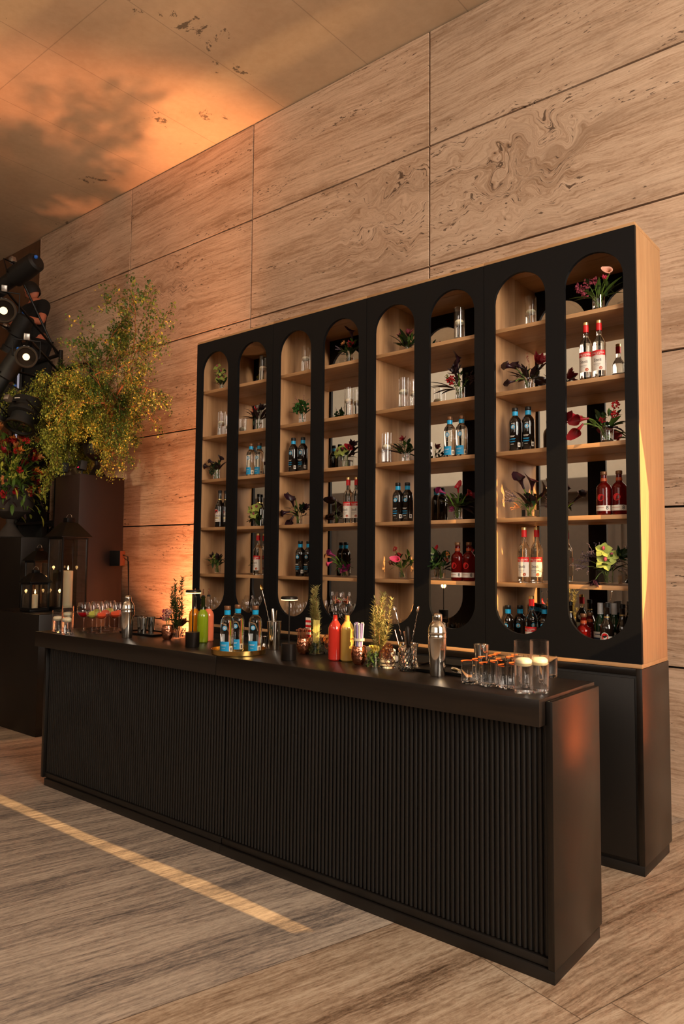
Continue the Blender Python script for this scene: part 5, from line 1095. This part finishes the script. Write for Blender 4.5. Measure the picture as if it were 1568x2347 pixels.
def lantern(label, loc, w_, h, rh, rz=0.0):
    t = thing('candle_lantern', label, 'lantern', loc, rz, 'black metal lanterns'); a = w_ / 2; e = a * 1.28; q = .011 if w_ > .25 else .008
    MB().box(-a - .008, a + .008, -a - .008, a + .008, 0, .022).build('base', 'black_metal', t, bevel=.003)
    for sx in (-1, 1):
        for sy in (-1, 1): MB().box(sx * a - q, sx * a + q, sy * a - q, sy * a + q, .0222, h).build('post', 'black_metal', t, bevel=.0015)
    f = MB(); 
    for s_ in (-1, 1):
        f.box(-a + q, a - q, s_ * a - q * .7, s_ * a + q * .7, h - .018, h); f.box(s_ * a - q * .7, s_ * a + q * .7, -a + q, a - q, h - .018, h)
    f.build('top_frame', 'black_metal', t); f = MB()
    for s_ in (-1, 1):
        f.box(-a + q, a - q, s_ * a - q * .7, s_ * a + q * .7, .0222, .036); f.box(s_ * a - q * .7, s_ * a + q * .7, -a + q, a - q, .0222, .036)
    f.build('bottom_frame', 'black_metal', t)
    for k in range(4):
        g = MB(); g.X = Matrix.Rotation(PI / 2 * k, 4, 'Z'); g.box(-a + q, a - q, -a - .0012, -a + .0012, .036, h - .018); g.build('glass_pane', 'pane', t, smooth=False)
    r = MB(); c = e * .36; z0 = h + .0005
    r.add([(-e, -e, z0), (e, -e, z0), (e, e, z0), (-e, e, z0), (-e, -e, z0 + .008), (e, -e, z0 + .008), (e, e, z0 + .008), (-e, e, z0 + .008), (-c, -c, z0 + rh * .72), (c, -c, z0 + rh * .72), (c, c, z0 + rh * .72), (-c, c, z0 + rh * .72)],
          [(3, 2, 1, 0), (0, 1, 5, 4), (1, 2, 6, 5), (2, 3, 7, 6), (3, 0, 4, 7), (4, 5, 9, 8), (5, 6, 10, 9), (6, 7, 11, 10), (7, 4, 8, 11), (8, 9, 10, 11)])
    r.build('roof', 'black_metal', t, bevel=.002)
    MB().box(-c * .7, c * .7, -c * .7, c * .7, z0 + rh * .72 + .0003, z0 + rh * .95).build('chimney', 'black_metal', t, bevel=.004)
    hz = z0 + rh * .97; pts = [(.045 * math.cos(k * PI / 10 - .1), 0, hz + .03 * math.sin(k * PI / 10)) for k in range(11)]
    MB().tube(pts, .0028, 6).build('carry_ring', 'steel_b', t); return t
ZL = ZK + .0048
LX1, LX2, LX3 = xat(152, -1.19, ZL), xat(79, -1.44, ZL), xat(86, -1.10, ZL); print('LX', LX1, LX2, LX3)
lantern('tallest black lantern with a big pillar candle, right of the three', (LX1, -1.19, ZL), .25, .70, .20, 0); pillar_candle('tall white pillar candle lit inside the tallest lantern', (LX1 + .01, -1.19, ZL + .0225), .36, .045)
lantern('small front black lantern with a short candle, lowest of the three', (LX2, -1.44, ZL), .175, .27, .125, 0); pillar_candle('short white candle lit inside the small front lantern', (LX2, -1.44, ZL + .0225), .135, .027)
lantern('medium black lantern standing behind the small one', (LX3, -1.10, ZL), .185, .47, .14, 0); pillar_candle('white candle lit inside the medium rear lantern', (LX3 + .01, -1.10, ZL + .0225), .25, .03)
t = thing('tall_pedestal', 'tall dark red-brown square pedestal carrying the branching foliage', 'pedestal', (-7.285, -.53, 0))
MB().box(-.245, .245, -.27, .27, 0, 2.465).build('column', 'rust', t, bevel=.003); MB().box(-.235, .235, -.26, .26, 2.4655, 2.471).build('cap', 'rust', t, bevel=.001)
t = thing('dark_pedestal', 'dark square pedestal at the left edge carrying the red berry flowers', 'pedestal', (-8.05, -.80, 0))
MB().box(-.62, .36, -.28, .28, 0, 1.80).build('column', 'dark_block', t, bevel=.003); MB().box(-.61, .35, -.27, .27, 1.8005, 1.806).build('cap', 'dark_block', t, bevel=.001)
t = thing('control_box', 'small black control box with cables on the side of the red-brown pedestal', 'box', (-7.0394, -.385, 1.50))
MB().box(0.0004, .19, -.035, .03, 0, .165).build('housing', 'matte_black', t, bevel=.004); MB().box(.1905, .196, -.033, .028, .004, .161).build('lit_side', 'rind_and_glow', t, bevel=.002)  # orange uplight glow painted on as a thin side plate
b = MB(); b.tube([(.197, .0, .12), (.215, .05, .10), (.19, .09, -.3), (.20, .08, -.9), (.19, .10, -1.49)], .006, 6); b.tube([(.197, .01, .09), (.22, .06, .05), (.22, .07, -.3), (.21, .10, -.9), (.23, .08, -1.49)], .005, 6); b.build('cable', 'matte_black', t)
def accent(label, x, y, z, led):
    t = thing('accent_light', label, 'light', (x, y, z), -.2, 'small accent lights on the tall pedestal'); MB().tube([(0, 0, 0), (0, 0, .045)], .008, 8).build('stand', 'matte_black', t)
    MB().box(-.055, .055, -.04, .04, 0, .006).build('foot', 'matte_black', t)
    b = MB(); b.X = Matrix.Translation((0, 0, .10)) @ Matrix.Rotation(-.15, 4, 'X'); b.box(-.055, .055, -.035, .035, -.05, .05); b.build('head', 'matte_black', t, bevel=.006)
    b = MB(); b.X = Matrix.Translation((0, -.002, .10)) @ Matrix.Rotation(-.15, 4, 'X'); b.box(-.02, .02, -.0365, -.0352, -.03, -.024); b.build('indicator', led, t)
accent('small black accent light at the pedestal corner, left one', -7.475, -.74, 2.4712, 'lens_ring'); accent('small black accent light with red indicator beside the urn', -7.14, -.72, 2.4712, 'led_red')
def urn(label, loc, r, h, m_, stemmed=True):
    t = thing('urn', label, 'urn', loc, 0)
    MB().lathe([(0, 0), (r * .55, 0), (r * .6, h * .03), (r * .42, h * .12), (r * .16, h * .28), (r * .2, h * .36), (0, h * .36)], 32).build('foot', m_, t)
    MB().lathe([(0, h * .3605), (r * .3, h * .37), (r * .85, h * .50), (r, h * .66), (r * .93, h * .85), (r * .8, h * .95), (r * .86, h), (r * .78, h), (r * .72, h * .93), (r * .8, h * .6), (0, h * .5)], 36).build('bowl', m_, t); return t
U2 = Vector((-6.90, -.56, 2.4715)); U2 = Vector((-7.20, -.50, 2.4715)); urn('dark glazed pedestal urn holding tall leafy branches', U2, .16, .48, 'urn')
U1 = Vector((-8.40, -.86, 1.8065)); urn('rough grey urn at the left edge holding red berry flowers', U1, .25, .60, 'urn_g')
# leafy branches
rb = random.Random(21); t = thing('leafy_branches', 'sprawling yellow-green leafy branches in the dark urn on the tall pedestal', 'branches', U2 + Vector((0, 0, .46)))
tw = MB(); lf = MB(); lfd = MB(); nleaf = 0
def branch(p, d, ln, r, depth, grav):
    global nleaf
    pts = [p.copy()]; d = d.normalized(); n = 7; q = p.copy()
    for i in range(n):
        d = (d + Vector((rb.gauss(0, .16), rb.gauss(0, .10), rb.gauss(0, .12) - grav * (i / n)))).normalized(); q = q + d * ln / n
        if q.y > .42: q.y = .42; d.y = -abs(d.y)
        pts.append(q.copy())
        if depth < 3 and i > 0 and rb.random() < (.95 if depth < 2 else .62):
            dd = (d + Vector((rb.gauss(0, .7), rb.gauss(0, .45), rb.gauss(0, .6)))).normalized(); branch(q.copy(), dd, ln * rb.uniform(.35, .6), r * .55, depth + 1, grav * 1.2)
        if depth >= 1:
            for k in range((3 if depth > 1 else 2) if q.z < .62 else (2 if depth > 1 else 1)):
                a = q + Vector((rb.gauss(0, .025), rb.gauss(0, .02), rb.gauss(0, .025))); s_ = rb.uniform(.012, .027) if q.z < .75 else rb.uniform(.022, .038)
                (lf if rb.random() < (.75 if q.z < .62 and q.x < .45 else .15) else lfd).leaf(a, (rb.gauss(0, 1), rb.gauss(0, 1), rb.gauss(-.5, .7)), s_, s_ * .72, .3, seg=2); nleaf += 1  # yellower leaves low and left: lamp light put into the leaf colour
    tw.tube(pts, [r * (1 - .75 * i / n) for i in range(n + 1)], 5)
for (dx, dz, ln, g) in [(.62, .95, 1.15, .02), (.95, .65, 1.2, .03), (.45, 1.0, .75, .0), (.1, 1.0, .5, .1), (-.45, 1.0, .75, .08), (-.65, .8, .8, .25), (-.8, .7, .8, .3), (-.8, .45, .75, .22), (1.0, .45, 1.0, .05), (-.2, .8, .6, .5), (.3, .8, .6, .4),
                        (-.9, .25, .7, .3), (.5, .5, .7, .35), (.9, .2, .7, .3), (-.5, .45, .65, .6), (.1, .4, .55, .9), (-.3, .3, .6, .8), (.3, .3, .5, .9), (-.7, .3, .6, .6), (.6, .4, .7, .4), (-.1, .5, .5, 1.0)]:
    branch(Vector((rb.gauss(0, .03), rb.gauss(0, .03), 0)), Vector((dx, rb.uniform(-.45, .1), dz)), ln, .011, 0, g)
tw.build('branches', 'twig', t); o = lf.build('foliage', 'leaf_y', t); o['kind'] = 'stuff'; o = lfd.build('foliage', 'leaf', t); o['kind'] = 'stuff'; o['label'] = 'darker green leaves'
# berry flower arrangement at the left edge
rb = random.Random(9); t = thing('flower_arrangement', 'large arrangement of red berries, peach blooms and leaves at the left edge', 'flowers', U1 + Vector((0, 0, .57)))
stm = MB(); cnt = 0
for k in range(92):
    th = rb.uniform(0, 2 * PI); el = rb.uniform(-.25, 1.35); rad = rb.uniform(.45, 1.0); d = Vector((math.cos(th) * math.cos(el) * .92, math.sin(th) * math.cos(el) * .62 - .1, math.sin(el)))
    p = d * (.78 if el > .4 else .62) * rad; p.z += .03
    if p.y > .30: p.y = .30
    stm.tube([(0, 0, -.12), tuple(p * .5 + Vector((0, 0, .05))), tuple(p)], [.005, .003, .002], 5); b = MB(); u_ = k % 6
    if u_ in (0, 3): cluster(b, p, .045, 26, .012, rb); b.build('berry_cluster', 'berry', t)
    elif u_ == 1: rosette(b, p, d, .10, 12, 0, .6); b.build('peach_bloom', 'peach', t)
    elif u_ == 2: cluster(b, p, .045, 24, .010, rb); b.build('green_bud_cluster', 'leaf_y', t)
    elif u_ == 4: rosette(b, p, d, .12, 7, 0, .35); b.build('tulip_bloom', 'calla_r' if rb.random() < .6 else 'orange_dry', t)
    else: rosette(b, p, d, .09, 10, 0, .8); b.build('rust_bloom', 'orange_dry', t)
stm.build('stems', 'stem', t); b = MB(); b2 = MB(); b3 = MB()
for k in range(760):
    th = rb.uniform(0, 2 * PI); el = rb.uniform(-.6, 1.3); d = Vector((math.cos(th) * math.cos(el), math.sin(th) * math.cos(el) * .7 - .1, math.sin(el))); p = d * rb.uniform(.15, .62)
    if p.y > .26: p.y = .26
    (b if rb.random() < .45 else b3 if rb.random() < .5 else b2).leaf(p, d + Vector((rb.gauss(0, .5), rb.gauss(0, .5), rb.gauss(0, .5))), rb.uniform(.06, .14), rb.uniform(.018, .045), .4, seg=3)
o = b.build('foliage', 'leaf', t); o['kind'] = 'stuff'; o = b3.build('foliage', 'leaf_y', t); o['kind'] = 'stuff'; o['label'] = 'yellow-green leaves'; o = b2.build('foliage', 'leaf_p', t); o['kind'] = 'stuff'; o['label'] = 'dark plum leaves'

# ------------------------------------------------------------------ lighting tower and the person
TY = -.95
hz = at(84, 668, y=-.28); PZ = hz.z - 1.62; TX = -8.62
t = tower = thing('lighting_tower', 'dark scaffold tower at the left edge behind the flowers, carrying stage lights', 'tower', (TX, -.47, 0))
for dx, dy in ((-.42, 0), (.52, 0), (-.42, .41), (.52, .41)): MB().tube([(dx, dy, .0), (dx, dy, 4.05)], .025, 10).build('upright', 'black_metal', t)
for z_ in (.4, 1.2, 2.0, 2.8, PZ - .06, 4.0):
    b = MB(); b.tube([(-.42, 0, z_), (.52, 0, z_)], .022, 8); b.build('cross_bar', 'black_metal', t); b = MB(); b.tube([(-.42, .41, z_), (.52, .41, z_)], .022, 8); b.build('cross_bar', 'black_metal', t)
MB().box(-.42, .52, .0, .41, PZ - .035, PZ - .005).build('platform', 'matte_black', t)
for k in range(3): z_ = .4 + k * .8; MB().tube([(-.42, .0, z_), (.52, .0, z_ + .8)], .012, 6).build('brace', 'black_metal', t)
MB().box(-.40, .16, .03, .10, .1, 4.0).build('masking_cloth', 'black_cloth', t, bevel=.01)
MB().tube([(.30, -.66, 3.05), (.30, -.66, 3.75)], .016, 12).build('grey_pole', 'grey_metal', t); MB().tube([(.30, -.66, 3.4), (.30, 0, 3.4)], .014, 8).build('boom_arm', 'black_metal', t)
def stage_light(label, loc, aimv, ln, r, lit=False, marks=True):
    t = thing('stage_light', label, 'light', loc, 0, 'stage lights on the tower'); q = Vector(aimv).normalized().to_track_quat('Z', 'Y').to_matrix().to_4x4()
    def bb(): m_ = MB(); m_.X = q; return m_
    bb().lathe([(0, -ln * .5), (r * .75, -ln * .5), (r * .95, -ln * .46), (r, -ln * .2), (r, ln * .05), (r * .72, ln * .08), (r * .72, ln * .36), (r * .86, ln * .38), (r * .86, ln * .5), (r * .80, ln * .5), (r * .80, ln * .46), (0, ln * .46)], 28).build('barrel', 'matte_black', t)
    f = bb(); f.lathe([(r * .80, ln * .5), (r * .92, ln * .5), (r * .92, ln * .52), (r * .80, ln * .52), (r * .80, ln * .5)], 28); f.build('front_ring', 'lens_ring', t)
    l = bb(); l.lathe([(0, ln * .475), (r * .78, ln * .465)], 24); l.build('lens', 'lens_glass', t)
    if lit: l2 = bb(); l2.lathe([(0, ln * .482), (r * .30, ln * .480)], 20); l2.build('lit_lamp', 'lens_hot', t)
    y = bb(); y.tube([(r * 1.02, 0, 0), (r * 1.15, 0, 0), (r * 1.15, r * 1.5, 0), (-r * 1.15, r * 1.5, 0), (-r * 1.15, 0, 0), (-r * 1.02, 0, 0)], .008, 6); y.build('yoke', 'black_metal', t)
    c = bb(); c.box(-.03, .03, r * 1.5, r * 1.5 + .07, -.03, .03); c.build('clamp', 'grey_metal', t, bevel=.006)
    if marks:
        s_ = bb(); s_.box(-.004 - .03, .026, r * .9, r * 1.01, -ln * .3, -ln * .27); s_.build('paper_tag', 'straw_w', t)
    k = bb(); k.ball((r * .3, r * .2, -ln * .53), .022, 8); k.build('cable_plug', 'led_blue', t)
    MB().tube([tuple(Vector(loc) - tower.location + q @ Vector((0, r * 1.5 + .035, 0))), (min(.5, max(-.4, loc[0] - TX)), 0, min(loc[2] + .1, 4.0))], .014, 8).build('boom_arm', 'black_metal', tower)
    return t
F = lambda u, v, y=TY - .12: at(u, v, y=y)
stage_light('long profile light at the top pointing down left', F(38, 632, TY - .05), (-1, -.25, -.38), .70, .115)
stage_light('stage light with glowing lens at the left picture edge', F(8, 712, TY - .30), CP - F(8, 712), .34, .135, True)
stage_light('lower stage light with glowing lens beside the branches', F(60, 818, TY - .28), CP - F(60, 818), .36, .115, True)
stage_light('dark profile light tilted down below the upper lit lamp', F(14, 858, TY - .30), (-.55, -.35, -1), .58, .10)
stage_light('dark stage light hanging in the middle of the tower', F(40, 765, TY + .20), (-.5, -.2, -.9), .50, .11)
stage_light('round dark fixture low on the tower above the berry flowers', F(55, 950, TY - .15), (.2, -.4, -1), .34, .17)
stage_light('black fixture low at left on the tower', F(18, 925, TY - .1), (-.3, -.4, -1), .40, .13)
def skinned(name, pts, edges, mat_, parent, sub=2, root=0):
    me = bpy.data.meshes.new(name); me.from_pydata([p[:3] for p in pts], edges, []); o = bpy.data.objects.new(name, me); COL.objects.link(o)
    sk = o.modifiers.new('s', 'SKIN'); sk.use_smooth_shade = True
    for i, p in enumerate(pts):
        d = me.skin_vertices[0].data[i]; d.radius = (p[3], p[4] if len(p) > 4 else p[3]); d.use_root = (i == root)
    ss = o.modifiers.new('u', 'SUBSURF'); ss.levels = sub; ss.render_levels = sub
    dg = bpy.context.evaluated_depsgraph_get(); dg.update(); m2 = bpy.data.meshes.new_from_object(o.evaluated_get(dg)); o.modifiers.clear(); o.data = m2
    m2.materials.clear(); m2.materials.append(M[mat_]); o.parent = parent; return o
# person: local origin at the feet, standing on the scaffold platform, head turned down to the left
pr = thing('person', 'person in black shirt and headset up on the scaffold, reaching left to a stage light', 'person', (hz.x, -.28, PZ))
body = [(0, 0, .95, .15, .11), (0, .01, 1.10, .14, .10), (0, .01, 1.25, .16, .11), (-.01, 0, 1.38, .17, .11), (-.01, 0, 1.47, .06, .06), (-.03, -.01, 1.54, .05, .05),
        (-.20, -.02, 1.40, .065), (-.34, -.14, 1.22, .05), (-.42, -.22, 1.40, .042), (-.44, -.25, 1.47, .032),
        (.19, 0, 1.40, .07), (.27, -.06, 1.14, .052), (.06, -.26, 1.20, .042), (-.05, -.31, 1.24, .032),
        (-.10, 0, .88, .09), (-.11, -.03, .50, .065), (-.11, .04, .10, .045), (-.11, -.08, .04, .04), (.10, 0, .88, .09), (.11, -.03, .50, .065), (.11, .04, .10, .045), (.11, -.08, .04, .04)]
skinned('body', body, [(0, 1), (1, 2), (2, 3), (3, 4), (4, 5), (3, 6), (6, 7), (7, 8), (8, 9), (3, 10), (10, 11), (11, 12), (12, 13), (0, 14), (14, 15), (15, 16), (16, 17), (0, 18), (18, 19), (19, 20), (20, 21)], 'skin', pr)
shirt = [(0, 0, .84, .175, .14), (0, .01, 1.10, .155, .115), (0, .01, 1.25, .175, .125), (-.01, 0, 1.38, .185, .125), (-.01, 0, 1.455, .075, .07), (-.20, -.02, 1.40, .082), (-.28, -.09, 1.30, .070), (.19, 0, 1.40, .087), (.25, -.04, 1.22, .072)]
skinned('shirt', shirt, [(0, 1), (1, 2), (2, 3), (3, 4), (3, 5), (5, 6), (3, 7), (7, 8)], 'black_cloth', pr)
skinned('trousers', [(0, 0, .93, .16, .125), (-.10, 0, .86, .105), (-.11, -.03, .50, .08), (-.11, .04, .13, .065), (.10, 0, .86, .105), (.11, -.03, .50, .08), (.11, .04, .13, .065)], [(0, 1), (1, 2), (2, 3), (0, 4), (4, 5), (5, 6)], 'black_cloth', pr)
hd = MB(); fd = Vector((-.75, -.50, -.42)).normalized(); qh = Matrix.Translation((-.06, -.03, 1.63)) @ fd.to_track_quat('-Y', 'Z').to_matrix().to_4x4()
hd.X = qh; vs = []; n, m_ = 24, 18; fs = []
for j in range(m_ + 1):
    tt = PI * j / m_
    for i in range(n):
        a = 2 * PI * i / n; x, y, z_ = math.sin(tt) * math.cos(a) * .078, math.sin(tt) * math.sin(a) * .097, math.cos(tt) * .115
        if z_ < 0: x *= 1 - .30 * (-z_ / .115); y = y * (1 - .12 * (-z_ / .115)) - .008 * (-z_ / .115)
        if y < -.05: y -= .020 * math.exp(-((x / .013) ** 2)) * math.exp(-(((z_ + .018) / .022) ** 2)); y += .008 * math.exp(-(((abs(x) - .032) / .015) ** 2)) * math.exp(-(((z_ - .008) / .014) ** 2)); y -= .006 * math.exp(-((x / .022) ** 2)) * math.exp(-(((z_ + .056) / .010) ** 2))
        vs.append((x, y, z_))
for j in range(m_):
    for i in range(n): fs.append((j * n + i, (j + 1) * n + i, (j + 1) * n + (i + 1) % n, j * n + (i + 1) % n))
hd.add(vs, fs); hd.build('head', 'skin', pr)
hr = MB(); hr.X = qh; hr.lathe([(.0, .128), (.06, .115), (.09, .07), (.102, .02), (.100, -.03), (.088, -.065)], 20, c=(0, .0, 0), a0=-.35, a1=PI + .35); hr.add([(.0, -.085, .08), (.07, -.04, .07), (.0, -.02, .125), (-.07, -.04, .07)], [(0, 1, 2), (0, 2, 3)]); hr.build('hair', 'hair', pr)
for s_ in (-1, 1): e = MB(); e.X = qh; e.ball((s_ * .08, .005, -.005), .028, 10, 0, (.35, .8, 1.1)); e.build('headset_cup' if s_ > 0 else 'ear', 'matte_black' if s_ > 0 else 'skin', pr)
for s_ in (-1, 1): e = MB(); e.X = qh; e.ball((s_ * .030, -.083, .008), .010, 8, 0, (1.2, .6, .6)); e.build('eye', 'hair', pr)
m3 = MB(); m3.X = qh; m3.tube([(.08, -.02, -.02), (.07, -.08, -.05), (.03, -.112, -.062)], .003, 6); m3.tube([(.085, 0, .0), (.07, .0, .09), (0, 0, .132), (-.07, 0, .09), (-.085, 0, 0)], .006, 6); m3.build('headset_band', 'matte_black', pr)
def hand(wrist, d, side, nm='hand'):
    wv = Vector(wrist); u, w_, d = basis(d); palm = wv + d * .05; pts = [(*wv, .024), (*(wv + d * .03), .030, .016), (*palm, .034, .015)]; ed = [(0, 1), (1, 2)]
    for k in range(4):
        o_ = u * (-.027 + .018 * k); L_ = (.028, .033, .031, .024)[k]; b0 = len(pts); p = palm + o_ * .9 + d * .03; q = p + d * L_ - w_ * .010; r_ = q + d * L_ * .4 - w_ * .026
        pts += [(*p, .010), (*q, .0088), (*r_, .0078)]; ed += [(2, b0), (b0, b0 + 1), (b0 + 1, b0 + 2)]
    b0 = len(pts); p = wv + d * .035 - u * .034 * side - w_ * .008; q = p + d * .028 - w_ * .018 - u * .006 * side; pts += [(*p, .011), (*q, .0095)]; ed += [(1, b0), (b0, b0 + 1)]
    return skinned(nm, pts, ed, 'skin', pr, 1)
hand((-.44, -.25, 1.47), (-.25, -.2, .9), 1); hand((-.05, -.31, 1.24), (-.9, -.4, .2), -1)
